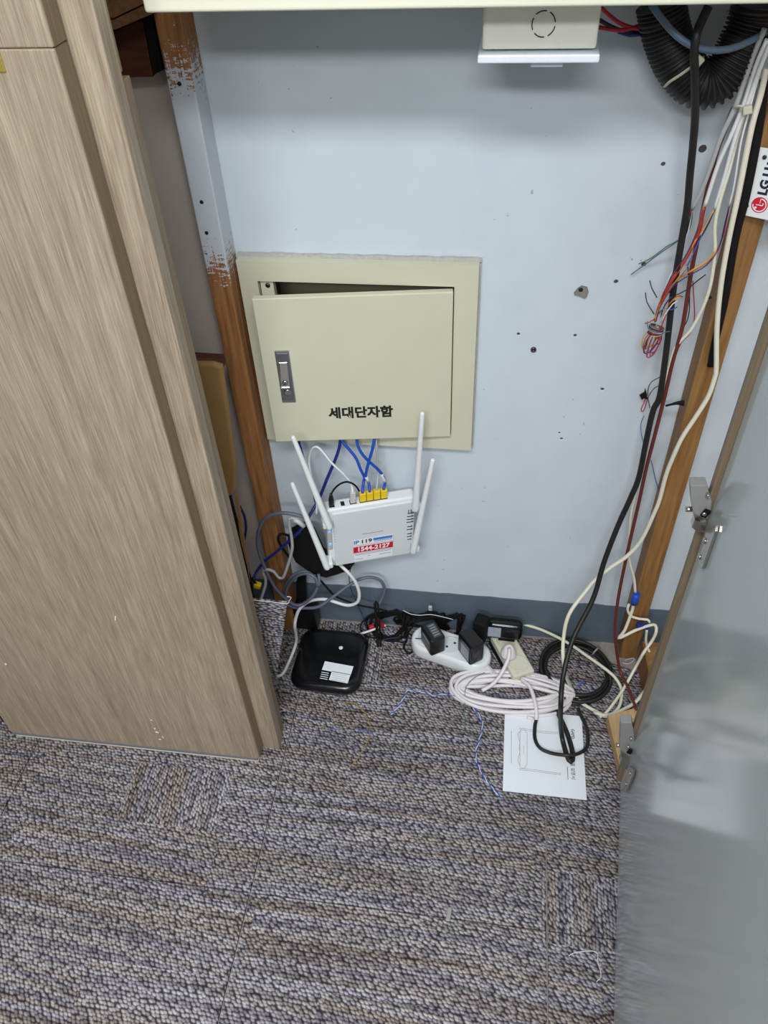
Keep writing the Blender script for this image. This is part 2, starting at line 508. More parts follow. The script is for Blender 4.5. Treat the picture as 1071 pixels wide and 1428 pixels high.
bb = MB()
pts = [(-1.1, -0.0022, -0.006), (0.84, -0.0022, -0.006)]
n = 90
top = []
for k in range(n+1):
    x = 0.84 - 1.94*k/n
    ragged = 0.0035 if 0.17 < x < 0.3 else 0.0012
    top.append((x, -0.0022, 0.1135 + rnd.uniform(-ragged, ragged)))
bb.prism(pts+top, (0, 0.0021, 0))
tag(bb.build('baseboard_back', M['base']), kind='structure')

tag(MB().box((-0.125, -1.5, 2.42), (1.95, 3.2, 0.04)).build('ceiling', M['pvc2']), kind='structure')
tag(MB().box((-1.03, -0.17, 1.2), (0.04, 0.34, 2.4)).build('wall_left_light_stop', M['shadewall']), kind='structure')  # unseen stub, added to stop world light leaking in behind the cabinet
tag(MB().box((0.83, -1.5, 1.2), (0.04, 3.0, 2.4)).build('wall_right', M['shadewall']), kind='structure')
# old wall surface left of the stud (unpainted, in the dark behind the oak cabinet)
tag(MB().box((-0.72, -0.002, 1.15), (0.566, 0.004, 2.06)).build('trim_3', M['shadewall']), kind='structure')

# tan vertical board the grey door hangs on
tag(MB().box((0.2765, -0.328, 1.13), (0.009, 0.012, 2.24), None, 0.0008, 1).build('trim_1', M['oak_edge_shade']), kind='structure')

# ---------------------------------------------------------------- timber
st = MB().box((-0.4175, -0.0225, 0.93), (0.0345, 0.045, 1.86), None, 0.002, 2).build('wooden_stud', M['stud'])
tag(st, 'upright wooden stud left of the cream box, upper half brushed with white paint', 'stud')
for p in [(-0.4189,-0.0455,1.1098),(-0.4207,-0.0455,0.9588),(-0.4224,-0.0455,0.9142)]:
    MB().lathe([(0.0028, 0), (0.0028, 0.0006), (0.0018, 0.0008)], (p[0], -0.0449, p[2]), RX(90), 10).build('nail_hole', M['ink'], st)
st2 = MB().box((0.3155, -0.0225, 0.93), (0.034, 0.045, 1.858), None, 0.002, 2).build('wooden_stud', M['pine'])
tag(st2, 'upright bare orange wooden stud on the right, beside the grey door', 'stud')
p = (0.2894,-0.0455,0.8366)
MB().lathe([(0.0025, 0), (0.0025, 0.0006), (0.0016, 0.0008)], (p[0], -0.0449, p[2]), RX(90), 10).build('nail_hole', M['ink'], st2)
tag(MB().prism([(0.334, -0.05, 0), (0.39, -0.05, 0), (0.39, -0.16, 0), (0.342, -0.16, 0)], (0, 0, 0.07), 0.001).build('timber_block', M['pine']),
    'orange timber block on the floor at the foot of the right stud', 'timber')
tag(MB().prism([(0.262, -0.205, 0), (0.325, -0.178, 0), (0.345, -0.34, 0), (0.279, -0.325, 0)], (0, 0, 0.026), 0.001).build('timber_block', M['pine_y']),
    'pale pine batten end lying on the carpet under the lower hinge', 'timber')
# old joinery in the dark upper left corner
tag(MB().prism([(-0.4963,-0.07,1.2279),(-0.4219,-0.07,1.2267),(-0.4268,-0.07,1.2042),(-0.4757,-0.07,1.1874),(-0.4896,-0.07,1.192)], (0, 0.05, 0), 0.001).build('timber_beam', M['beam']), 'brown timber beam in the dark upper left corner, higher of the two', 'timber')
tag(MB().prism([(-0.5042,-0.066,1.1794),(-0.4779,-0.066,1.1855),(-0.4278,-0.066,1.2024),(-0.4282,-0.066,1.1904),(-0.4486,-0.066,1.184),(-0.4763,-0.066,1.1753),(-0.5065,-0.066,1.1719)], (0, 0.045, 0), 0.001).build('timber_beam', M['beam']), 'brown timber beam in the dark upper left corner, under another beam', 'timber')
bx = MB().prism([(-0.5241,-0.03,1.1639),(-0.493,-0.03,1.1668),(-0.4644,-0.03,1.1757),(-0.4559,-0.03,1.1764),(-0.4587,-0.03,1.114),(-0.5405,-0.03,1.1109)], (0, 0.027, 0), 0.001).build('wooden_board', M['darkwood'])
tag(bx, 'dark reddish brown board on the wall below the timber beams', 'board')
sx = MB().prism([(-0.4531,-0.036,1.1784),(-0.4401,-0.036,1.1828),(-0.442,-0.036,1.1222),(-0.4545,-0.036,1.1181)], (0, 0.03, 0), 0.001).build('edge_strip', M['black_mt'], bx)
sx['label'] = 'black upright edge strip'

# ---------------------------------------------------------------- oak cabinet at the left
cab = thing('wood_cabinet', (-0.398, -0.35, 0), 'pale oak grain cabinet front filling the left side', 'cabinet', (0, 0, 0))
PAINT_FLECKS = [(p[0], p[2], w_, h_, a_) for p, (w_, h_, a_) in zip([(-0.576,-0.366,0.4164),(-0.5916,-0.366,0.0713),(-0.5928,-0.366,0.0838),(-0.5923,-0.366,0.0454),(-0.5842,-0.366,0.0547),(-0.5923,-0.366,0.1138),(-0.8291,-0.366,0.2544)], ((0.0016, 0.012, 20), (0.006, 0.004, 30), (0.003, 0.003, 0), (0.004, 0.003, 40), (0.0015, 0.006, -20), (0.003, 0.002, 0), (0.003, 0.005, 10)))]
def cpart(name, x0, x1, y0, y1, z0, z1, m, bev=0.0015, par=None):
    o = MB().box(((x0+x1)/2+0.398, (y0+y1)/2+0.35, (z0+z1)/2), (x1-x0, y1-y0, z1-z0), None, bev, 2).build(name, m, par or cab)
    return o
dl = cpart('door_panel', -0.914, -0.400, -0.366, -0.340, 0.0112, 1.2262, M['oak'])
dl['label'] = 'lower oak door panel'
du = cpart('door_panel', -0.914, -0.400, -0.366, -0.340, 1.2268, 1.9, M['oak'])
du['label'] = 'upper oak door panel'
cpart('stile', -0.450, -0.3675, -0.337, -0.312, 0.002, 1.9, M['oak'], 0.002)
cpart('side_panel', -0.440, -0.3705, -0.311, -0.290, 0.003, 1.185, M['oak_edge_shade'], 0.001)
cpart('side_panel', -0.440, -0.3735, -0.311, -0.296, 1.19, 1.9, M['oak_edge_shade'], 0.001)
cpart('plinth', -0.912, -0.404, -0.3662, -0.345, 0.0036, 0.0108, M['plinth'], 0.0005)
cpart('bottom_strip', -0.905, -0.403, -0.3668, -0.343, 0.000, 0.0034, M['pale_strip'], 0.0005)
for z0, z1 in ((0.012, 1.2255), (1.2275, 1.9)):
    cpart('edge_band_shade', -0.4001, -0.3992, -0.3645, -0.3405, z0, z1, M['oak_edge_shade'], 0.0)  # tan edging whose dark colour also paints the side-face shade
for fx, fz, w_, h_, a_ in PAINT_FLECKS:
    MB().box((fx+0.398, -0.0163, fz), (w_, 0.0006, h_), RY(a_), 0.0002, 1).build('paint_fleck', M['white_ink'], cab)
h = cpart('hinge_plate', -0.470, -0.4515, -0.3675, -0.352, 1.208, 1.232, M['brass'], 0.0008)
cpart('carcass', -0.95, -0.915, -0.34, -0.06, 0.0, 1.9, M['black_mt'])

# ---------------------------------------------------------------- bag and leftovers behind the cabinet
bag = thing('document_bag', (-0.50, -0.14, 0), 'tan and black upright bag in the gap behind the oak cabinet', 'bag')
def bp(name, pts, dy, m, bev=0.003, par=None):
    return MB().prism([(p[0]+0.50, p[1]+0.14, p[2]) for p in pts], (0, dy, 0), bev).build(name, m, par or bag)
bp('body', [(-0.4975,-0.135,0.7322),(-0.4173,-0.135,0.7363),(-0.4404,-0.135,0.4687),(-0.4379,-0.135,0.3029),(-0.4424,-0.135,0.1755),(-0.5278,-0.135,0.1648)], 0.012, M['black_mt'], 0.003)
bp('flap', [(-0.4937,-0.145,0.7568),(-0.4145,-0.145,0.7581),(-0.401,-0.145,0.7538),(-0.4046,-0.145,0.6914),(-0.4138,-0.145,0.561),(-0.4234,-0.145,0.506),(-0.4335,-0.145,0.492),(-0.4778,-0.145,0.4747),(-0.5269,-0.145,0.4874)], 0.012, M['kraft'], 0.004)
bp('lid', [(-0.4938,-0.14,0.7636),(-0.4146,-0.11,0.7418),(-0.405,-0.13,0.7438),(-0.4924,-0.15,0.7551)], 0.02, M['darkwood'], 0.002)
bp('trim', [(-0.4313,-0.134,0.4855),(-0.4261,-0.134,0.4859),(-0.4364,-0.134,0.3217),(-0.44,-0.134,0.2567),(-0.4473,-0.134,0.2558),(-0.4432,-0.134,0.3308)], 0.006, M['kraft'], 0.0005)
cable('handle', [(p[0]+0.50, p[1]+0.14, p[2]) for p in [(-0.4331,-0.12,0.4451),(-0.4323,-0.11,0.4108),(-0.4357,-0.11,0.3738),(-0.4446,-0.12,0.3451),(-0.4504,-0.13,0.3356)]], 0.0026, M['navy_w'], 'dark blue cord loop', parent=bag)

cp = MB().prism([(-0.4137,-0.262,0.3596),(-0.389,-0.255,0.3505),(-0.3357,-0.235,0.3256),(-0.3505,-0.24,0.2528),(-0.3794,-0.245,0.1213),(-0.4054,-0.25,-0.0009),(-0.4187,-0.255,-0.0493),(-0.4349,-0.27,0.1006)], (0, 0.006, 0)).build('carpet_offcut', M['carpet_up'])
tag(cp, 'grey carpet offcut standing upright against the oak cabinet edge', 'carpet piece')
MB().tube(spline([(-0.3878,-0.257,0.355),(-0.3615,-0.247,0.3425),(-0.3349,-0.237,0.3281),(-0.3304,-0.236,0.3352),(-0.3252,-0.236,0.3455),(-0.332,-0.238,0.3489)]), 0.0008, 5).build('loose_thread', M['white_w'], cp)

# ---------------------------------------------------------------- cream terminal box in the wall
tb = thing('terminal_box', (-0.2135, 0, 0.52), 'cream steel terminal box set in the wall, lid ajar', 'electrical box')
O = Vector((0.2135, 0, -0.52))
fr = MB()
X0, X1, Z0, Z1 = -0.3955, -0.0320, 0.5200, 0.8605
x0, x1, z0, z1 = -0.3670, -0.0670, 0.5530, 0.8280
for (a, b, c, d) in ((X0, X1, z1, Z1), (X0, X1, Z0, z0), (X0, x0, z0, z1), (x1, X1, z0, z1)):
    fr.box((O.x+(a+b)/2, -0.010, O.z+(c+d)/2), (b-a, 0.020, d-c))
bmesh.ops.remove_doubles(fr.bm, verts=fr.bm.verts[:], dist=0.0002)
fr.build('frame', M['cream'], tb)
ck = MB()
n = 40
def ragged(x0, z0, x1, z1, w, d=0.006):
    pa, pb = [], []
    for k in range(n+1):
        t = k/n
        x, z = x0+(x1-x0)*t, z0+(z1-z0)*t
        nx, nz = -(z1-z0), (x1-x0); L = math.hypot(nx, nz); nx /= L; nz /= L
        q = w*rnd.uniform(0.82, 1.05)
        pa.append((O.x+x, -d, O.z+z)); pb.append((O.x+x+nx*q, -d, O.z+z+nz*q))
    ck.prism(pa+pb[::-1], (0, d-0.0003, 0))
ragged(X0, Z1-0.001, X1+0.003, Z1-0.001, 0.0070)
ragged(X1-0.0005, Z1, X1-0.0005, Z0-0.002, 0.0035)
ck.build('caulk_bead', M['caulk'], tb)
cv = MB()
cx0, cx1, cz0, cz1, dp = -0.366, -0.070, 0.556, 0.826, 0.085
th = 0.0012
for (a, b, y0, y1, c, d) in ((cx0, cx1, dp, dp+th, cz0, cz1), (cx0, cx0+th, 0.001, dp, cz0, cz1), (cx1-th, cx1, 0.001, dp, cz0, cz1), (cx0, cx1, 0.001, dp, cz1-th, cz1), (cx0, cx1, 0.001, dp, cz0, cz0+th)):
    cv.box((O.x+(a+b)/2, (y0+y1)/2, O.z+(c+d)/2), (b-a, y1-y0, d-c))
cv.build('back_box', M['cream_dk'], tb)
# return lip with a screw, seen in the gap at the top left
lp = MB(); lp.box((O.x-0.3545, -0.008, O.z+0.806), (0.020, 0.012, 0.040))
lp.build('corner_lug', M['cream'], tb)
MB().lathe([(0.004, 0), (0.004, 0.001), (0.003, 0.002), (0.0012, 0.0022)], (O.x-0.3535, -0.014, O.z+0.8185), RX(90), 12).build('screw', M['steel_dk'], tb)
# lid, hinged on its right edge, swung out a little
ang = math.atan2(0.040, 0.296)
lid = MB()
LW, LH, LT = 0.299, 0.270, 0.012
lid.box((-LW/2, 0, LH/2), (LW, LT, LH), None, 0.0016, 2)
lid = lid.build('lid', M['cream'], tb)
lid.location = (O.x-0.0685, -0.020-LT/2+0.003, O.z+0.5545); lid.rotation_euler = (0, 0, ang)
lid['label'] = 'cream lid swung slightly open on its right edge'
fy = -LT/2
cx, cz = -0.2655, 0.1325
MB().box((cx, fy-0.0015, cz), (0.0225, 0.003, 0.098), None, 0.0012, 2).build('lock_plate', M['chrome'], lid)
MB().box((cx, fy-0.0028, cz), (0.0185, 0.001, 0.090), None, 0.0004, 1).build('lock_recess', M['lock_grey'], lid)
lv = MB()
lv.prism([(cx-0.0065, fy-0.004, cz+0.029), (cx+0.0065, fy-0.004, cz+0.029), (cx+0.0060, fy-0.010, cz-0.014), (cx-0.0075, fy-0.010, cz-0.014)], (0, 0.003, 0), 0.0008)
lv.box((cx-0.0007, fy-0.0085, cz-0.0145), (0.0145, 0.008, 0.003), None, 0.0005, 1)
lv.build('lock_lever', M['chrome'], lid)
MB().lathe([(0.0046, 0), (0.0046, 0.0012), (0.0036, 0.0016)], (cx-0.0008, fy-0.0095, cz-0.0065), RX(90), 16).build('lock_cylinder', M['chrome'], lid)
MB().box((cx-0.0008, fy-0.0112, cz-0.0065), (0.0014, 0.0006, 0.0045)).build('keyhole', M['ink'], lid)
MB().lathe([(0.0062, 0), (0.0062, 0.0012), (0.005, 0.0018)], (cx, fy-0.0028, cz-0.029), RX(90), 16).build('lock_pivot', M['chrome'], lid)
text('lettering', '세대단자함', 0.0238, M['ink'], lid, frame((-0.1495, fy-0.0003, 0.0560), (1, 0, 0), (0, 0, 1)), 0.0009, 0.0002, sx=0.98)

# ---------------------------------------------------------------- cream cabinet above, junction box under it
uc = thing('upper_cabinet', (0.2, -0.13, 1.2215), 'cream painted cabinet bottom across the top edge', 'cabinet')
b = MB(); b.box((0.06, 0.0, 0.20), (1.25, 0.155, 0.40), None, 0.004, 3)
b.build('body', M['cream_up'], uc)
b = MB(); b.box((0.057, -0.0845, 0.197), (1.256, 0.012, 0.392), None, 0.003, 3)
b.build('door_panel', M['cream_up'], uc)
jb = thing('junction_box', (0.0235, -0.115, 1.1600), 'small white junction box hanging under the cream cabinet', 'electrical box')
b = MB(); b.box((0, 0.004, 0.036), (0.118, 0.085, 0.050), None, 0.003, 2); b.build('body', M['pvc'], jb)
b = MB(); b.box((0, 0.000, 0.0048), (0.1255, 0.098, 0.008), None, 0.0015, 2); b.build('cover', M['pvc2'], jb)
b = MB(); b.box((0.010, -0.02, -0.003), (0.034, 0.03, 0.007), None, 0.001, 1); b.build('catch', M['pvc2'], jb)
b = MB()
for k in range(5):
    a0 = math.radians(k*72+8); a1 = math.radians(k*72+62)
    arc = [(0.003+0.0118*math.cos(a0+(a1-a0)*q/8), -0.0388, 0.0345+0.0118*math.sin(a0+(a1-a0)*q/8)) for q in range(9)]
    b.tube(arc, 0.0006, 5)
b.build('knockout_ring', M['ink'], jb)

for nm, m, pts, r, lab in (
    ('red_wire', 'red_w', [(0.0839,-0.07,1.1959),(0.0987,-0.06,1.1828),(0.1168,-0.05,1.1707),(0.1364,-0.05,1.1663),(0.1538,-0.05,1.1689),(0.1712,-0.03,1.1715)], 0.0022, 'red wire leaving the white junction box, upper of two'),
    ('red_wire', 'red_w', [(0.0904,-0.05,1.1682),(0.1098,-0.05,1.1651),(0.127,-0.05,1.1664),(0.14,-0.045,1.1708),(0.1546,-0.03,1.1759)], 0.0022, 'red wire leaving the white junction box, lower of two'),
    ('black_wire', 'black_w', [(0.088,-0.055,1.1777),(0.1029,-0.05,1.1695),(0.1183,-0.046,1.1635),(0.1408,-0.04,1.1597),(0.1576,-0.03,1.1602)], 0.0022, 'black wire between the red wires at the junction box'),
    ('blue_wire', 'blue_dk', [(0.1137,-0.046,1.1628),(0.1272,-0.044,1.1586),(0.1404,-0.044,1.1599),(0.1549,-0.03,1.1617)], 0.0022, 'dark blue wire beneath the red wires at the junction box')):
    cable(nm, pts, r, M[m], lab, 'wire')

# ---------------------------------------------------------------- corrugated conduit and its tie
path = spline([(0.1528,-0.058,1.1939),(0.1647,-0.058,1.1643),(0.1842,-0.058,1.1333),(0.2089,-0.06,1.1129),(0.2304,-0.06,1.1158),(0.2454,-0.058,1.1416),(0.2537,-0.055,1.1731),(0.255,-0.055,1.1906)], 0.0011)
acc = 0.0; rad = []
for i, q in enumerate(path):
    if i: acc += (q-path[i-1]).length
    rad.append(0.0245 + 0.0021*(1 if math.sin(acc/0.0046*2*math.pi) > -0.2 else -1))
o = MB().tube(path, rad, 20).build('conduit', M['rubber'])
tag(o, 'black corrugated conduit bent in a tight U at the upper right', 'conduit')
o = MB().tube(spline([(0.1717,-0.072,1.1125),(0.1728,-0.092,1.1232),(0.181,-0.099,1.1316),(0.19,-0.1,1.139),(0.1978,-0.099,1.145),(0.2044,-0.088,1.1464)]), 0.0022, 8, flat=(1, 0.5)).build('cable_tie', M['tie'])
tag(o, 'pale nylon tie strapped round the black corrugated conduit', 'cable tie')
p = (0.1969,-0.103,1.1467)
MB().box(p, (0.009, 0.006, 0.010), RY(35), 0.001, 1).build('tie_head', M['tie'], o)

# ---------------------------------------------------------------- cables at the right
cable('cable', [(0.139,-0.09,1.1977),(0.1506,-0.098,1.1867),(0.1675,-0.104,1.1725),(0.1888,-0.106,1.1613),(0.2141,-0.102,1.1567),(0.2332,-0.096,1.1579),(0.2537,-0.085,1.1633),(0.2662,-0.075,1.1678)], 0.0038, M['teal_w'],
      'grey blue cable sagging across the black corrugated conduit')
pw = cable('power_cable', [(0.1982,-0.09,1.195),(0.1935,-0.095,1.1836),(0.1885,-0.108,1.1746),(0.1899,-0.108,1.1549),(0.195,-0.106,1.1363),(0.2092,-0.09,1.0819),(0.2207,-0.075,1.0121),(0.2264,-0.071,0.9723),(0.2302,-0.068,0.914),(0.2344,-0.066,0.8491),(0.2429,-0.064,0.769),(0.2496,-0.064,0.6818),(0.2452,-0.064,0.6549),(0.2452,-0.065,0.6011),(0.2468,-0.067,0.5218),(0.2411,-0.07,0.4791),(0.2284,-0.078,0.4144),(0.2152,-0.095,0.3399),(0.2048,-0.12,0.2694),(0.176,-0.165,0.2089),(0.1618,-0.215,0.1625),(0.1591,-0.262,0.1304),(0.173,-0.2517,0.02),(0.1829,-0.2879,0.0075),(0.1907,-0.3026,0.006),(0.1952,-0.2856,0.006),(0.1857,-0.2419,0.006),(0.1701,-0.2001,0.006),(0.1608,-0.1661,0.006)],
      0.0048, M['rubber'], 'thick black power cable hanging the whole height at the right, looping on the paper')
cable('cable', [(0.257,-0.058,1.0862),(0.2554,-0.056,1.0777),(0.25,-0.055,1.0366),(0.2498,-0.054,1.0018),(0.2503,-0.054,0.9619),(0.2522,-0.054,0.9296),(0.2545,-0.054,0.8731),(0.26,-0.055,0.7971),(0.2581,-0.056,0.738),(0.2586,-0.057,0.6774),(0.2574,-0.06,0.6095),(0.2563,-0.062,0.5353),(0.2573,-0.064,0.4634),(0.2576,-0.07,0.329),(0.2597,-0.08,0.2143),(0.2683,-0.09,0.1289),(0.2902,-0.1,0.0387),(0.3044,-0.1357,0.03),(0.3176,-0.1898,0.031)],
      0.003, M['brown_cable'], 'dark brown cable hanging in front of the wall beside the black power cable')
cable('cable', [(0.2741,-0.085,1.1347),(0.2758,-0.083,1.105),(0.276,-0.081,1.0707),(0.2813,-0.079,0.9953),(0.285,-0.077,0.9341),(0.2908,-0.075,0.8746),(0.3009,-0.074,0.8098),(0.3161,-0.074,0.7415),(0.3179,-0.074,0.7257),(0.3165,-0.074,0.6927),(0.3074,-0.074,0.6552),(0.296,-0.074,0.6145),(0.2905,-0.074,0.578),(0.2867,-0.074,0.5356),(0.2869,-0.074,0.4818),(0.2844,-0.074,0.4518),(0.2745,-0.076,0.3868),(0.2563,-0.08,0.347),(0.2308,-0.088,0.3226),(0.2057,-0.1,0.2982),(0.1923,-0.11,0.2803),(0.1646,-0.14,0.2455),(0.1589,-0.16,0.2001),(0.1626,-0.19,0.1614),(0.1922,-0.132,0.014),(0.2133,-0.1654,0.006),(0.246,-0.1867,0.006),(0.2664,-0.1943,0.006),(0.2952,-0.1769,0.007),(0.3171,-0.1699,0.028),(0.3419,-0.1367,0.03)],
      0.0036, M['ivory'], 'ivory cable crossing the right stud and curling down over the black coil')
cable('cable', [(0.0954,0.0012,0.03),(0.1381,-0.0119,0.03),(0.1886,-0.039,0.03),(0.2291,-0.0676,0.027),(0.2682,-0.098,0.025),(0.2864,-0.1153,0.02),(0.296,-0.1364,0.012),(0.2905,-0.1668,0.006),(0.2754,-0.1861,0.005),(0.2543,-0.1961,0.012),(0.238,-0.1914,0.012)],
      0.0033, M['ivory'], 'ivory cable running from behind the oval adapter over the black coil')
c3 = cable('cable', [(0.2706,-0.07,1.1162),(0.2677,-0.07,1.0859),(0.2656,-0.07,1.0567),(0.266,-0.069,1.0164),(0.2646,-0.068,0.9808),(0.2667,-0.066,0.9477),(0.2761,-0.064,0.9093),(0.2813,-0.062,0.8528),(0.2733,-0.058,0.7971),(0.2577,-0.055,0.7605),(0.2546,-0.054,0.7051),(0.2449,-0.055,0.6441),(0.2449,-0.057,0.5948),(0.2469,-0.058,0.5389),(0.2498,-0.058,0.4689),(0.2504,-0.058,0.437),(0.2552,-0.058,0.3866),(0.265,-0.058,0.3208),(0.2833,-0.058,0.2659),(0.2927,-0.058,0.226)],
      0.0026, M['ivory'], 'thin ivory cable ending in a blue splice on the right stud')
MB().tube([(0.2955,-0.06,0.2245),(0.2952,-0.06,0.1948)], 0.0075, 10, flat=(1, 0.8)).build('splice_cap', M['blue_cable'], c3)
c4 = cable('cable', [(0.2939,-0.06,0.1947),(0.2955,-0.06,0.1775),(0.2885,-0.07,0.1243),(0.2788,-0.075,0.104),(0.291,-0.075,0.115),(0.3087,-0.07,0.127),(0.3334,-0.068,0.1436),(0.3433,-0.07,0.1475),(0.345,-0.08,0.1401),(0.3408,-0.085,0.1164),(0.3268,-0.1,0.0948),(0.3191,-0.1032,0.05),(0.2958,-0.1401,0.02),(0.2638,-0.186,0.008),(0.2496,-0.1978,0.006)],
      0.0031, M['ivory'], 'ivory cable doubling back under the blue splice to the floor')
c5 = cable('cable', [(0.2864,-0.06,0.1916),(0.2862,-0.06,0.1764),(0.2961,-0.06,0.1578),(0.3137,-0.06,0.1512),(0.3287,-0.06,0.1509),(0.3337,-0.062,0.1451)], 0.0026, M['ivory'], 'short ivory cable joining the two blue splices')
c6 = cable('cable', [(0.3317,-0.064,0.1248),(0.3371,-0.066,0.0863),(0.3505,-0.08,0.0592),(0.3595,-0.085,0.0307),(0.3627,-0.09,0.0031)], 0.0026, M['ivory'], 'short ivory cable below the dark blue splice')
MB().box((0.3217,-0.064,0.1348), (0.024, 0.010, 0.011), RY(5), 0.002, 2).build('splice_cap', M['blue_dk'], c6)
cable('flat_cable', [(0.2794,-0.068,1.1193),(0.2893,-0.066,1.0555),(0.2953,-0.064,0.9841),(0.2974,-0.061,0.927),(0.307,-0.056,0.8396),(0.311,-0.052,0.7694),(0.3148,-0.0505,0.7286)], 0.0052, M['black_mt'],
      'black flat cable stuck down the face of the right stud, cut off square', flat=(1, 0.55))

def telephone(label, pts, r, m, wires):
    root = cable('telephone_cable', pts, r, m, label, 'cable', 'stripped telephone cables at the upper right')
    for mm, w in wires:
        cable('wire', w, 0.00085, M[mm], parent=root, seg=5)
    return root
telephone('grey telephone cable stripped to thin wires, leftmost of the tied bundle',
    [(0.2614,-0.085,1.1727),(0.2583,-0.08,1.1441),(0.2551,-0.078,1.111),(0.2533,-0.078,1.0937),(0.2469,-0.072,1.0589),(0.2445,-0.066,1.0244),(0.2418,-0.06,0.9916),(0.236,-0.056,0.9653)], 0.0030, M['grey_lt'], [
    ('black_w', [(0.236,-0.056,0.9653),(0.2357,-0.058,0.9407),(0.234,-0.058,0.9192),(0.2326,-0.056,0.8962),(0.2281,-0.06,0.8796),(0.2235,-0.066,0.8562),(0.2189,-0.07,0.8289),(0.2175,-0.072,0.8144)]),
    ('white_w', [(0.236,-0.056,0.9653),(0.2379,-0.056,0.936),(0.2336,-0.06,0.9152),(0.2326,-0.058,0.8992),(0.2262,-0.064,0.8774),(0.2212,-0.068,0.8572),(0.2177,-0.071,0.8294),(0.2175,-0.072,0.8144)]),
    ('green_w', [(0.2371,-0.056,0.9644),(0.2402,-0.05,0.9372),(0.2301,-0.046,0.9185),(0.2192,-0.04,0.9075),(0.2048,-0.02,0.88),(0.1913,-0.012,0.8672)]),
    ('teal_w', [(0.2373,-0.056,0.9635),(0.2375,-0.05,0.9333),(0.2287,-0.046,0.9165),(0.216,-0.035,0.8979),(0.1985,-0.012,0.8653),(0.184,-0.008,0.8487)]),
    ('red_w', [(0.2351,-0.057,0.9648),(0.2313,-0.062,0.9424),(0.2306,-0.062,0.9327),(0.2327,-0.06,0.9152)])])
telephone('white telephone cable of the tied bundle ending in orange and red wires',
    [(0.2658,-0.09,1.1637),(0.2629,-0.084,1.138),(0.261,-0.08,1.0958),(0.2567,-0.075,1.0599),(0.2519,-0.068,1.0235),(0.2495,-0.062,0.9717)], 0.0026, M['white_cable'], [
    ('orange_w', [(0.2495,-0.062,0.9717),(0.2504,-0.062,0.9485),(0.2463,-0.064,0.9174),(0.2366,-0.068,0.8921),(0.2253,-0.074,0.871),(0.2183,-0.076,0.8432),(0.2171,-0.074,0.8155)]),
    ('orange_w', [(0.2486,-0.062,0.9717),(0.2477,-0.064,0.9436),(0.2428,-0.066,0.9153),(0.2331,-0.07,0.8899),(0.2222,-0.076,0.8668),(0.2169,-0.077,0.8404),(0.2185,-0.074,0.8133)]),
    ('red_w', [(0.2489,-0.062,0.9708),(0.2512,-0.066,0.9465),(0.2474,-0.068,0.9262),(0.2394,-0.07,0.8992),(0.227,-0.077,0.8747),(0.2194,-0.078,0.8464),(0.2181,-0.075,0.815)]),
    ('purple_w', [(0.248,-0.062,0.9708),(0.2465,-0.065,0.9402),(0.24,-0.068,0.9103),(0.2292,-0.073,0.8892),(0.2202,-0.077,0.862),(0.2162,-0.076,0.8344),(0.2164,-0.073,0.8149)]),
    ('yellow_w', [(0.2478,-0.062,0.9717),(0.2463,-0.062,0.935),(0.2429,-0.063,0.9169),(0.2372,-0.066,0.8992),(0.2341,-0.07,0.8848),(0.2204,-0.075,0.8577),(0.2163,-0.075,0.8294),(0.2158,-0.073,0.8126)])])
telephone('white telephone cable of the tied bundle ending in a dark blue pair',
    [(0.2687,-0.094,1.1612),(0.266,-0.088,1.1319),(0.2641,-0.083,1.0967),(0.2615,-0.078,1.0609),(0.2622,-0.07,1.0107),(0.262,-0.064,0.9691)], 0.0025, M['white_cable'], [
    ('navy_w', [(0.262,-0.064,0.9691),(0.2587,-0.064,0.9495),(0.2519,-0.064,0.9244),(0.2467,-0.066,0.9015),(0.2387,-0.07,0.8808),(0.2268,-0.074,0.8637),(0.2192,-0.075,0.8394),(0.2177,-0.073,0.8127)]),
    ('blue_w', [(0.2622,-0.064,0.9682),(0.2581,-0.062,0.9458),(0.2505,-0.066,0.9214),(0.2439,-0.068,0.8923),(0.234,-0.072,0.8755),(0.2235,-0.075,0.861),(0.2174,-0.075,0.8338),(0.2172,-0.072,0.811)]),
    ('yellow_w', [(0.2614,-0.064,0.9682),(0.2538,-0.066,0.9427),(0.2447,-0.068,0.9222),(0.2476,-0.066,0.9015),(0.238,-0.071,0.8834),(0.2251,-0.077,0.8611),(0.2175,-0.077,0.8372),(0.2175,-0.074,0.8133)])])
telephone('thin white telephone cable of the tied bundle ending in red and navy wires',
    [(0.2666,-0.09,1.1395),(0.2677,-0.084,1.094),(0.2692,-0.078,1.0529),(0.2757,-0.072,1.0021),(0.2773,-0.068,0.9747)], 0.0013, M['white_cable'], [
    ('red_w', [(0.2773,-0.068,0.9747),(0.2786,-0.068,0.9517),(0.2793,-0.068,0.9346),(0.2759,-0.07,0.9141)]),
    ('navy_w', [(0.2773,-0.068,0.9747),(0.2775,-0.069,0.9521),(0.2782,-0.069,0.9273),(0.2754,-0.07,0.9121),(0.2669,-0.072,0.8969),(0.2508,-0.075,0.8858),(0.2344,-0.078,0.8745),(0.2251,-0.079,0.86),(0.2181,-0.078,0.8334),(0.2175,-0.075,0.8127)]),
    ('orange_w', [(0.2756,-0.071,0.9146),(0.266,-0.073,0.9004),(0.2521,-0.076,0.8914),(0.2372,-0.078,0.8828),(0.2264,-0.08,0.8669),(0.2185,-0.079,0.8405),(0.2175,-0.075,0.8127)]),
    ('yellow_w', [(0.2754,-0.07,0.9161),(0.2651,-0.072,0.9009),(0.2503,-0.075,0.8919),(0.237,-0.077,0.8802),(0.2271,-0.079,0.8685),(0.2182,-0.078,0.8377),(0.2168,-0.075,0.8116)])])
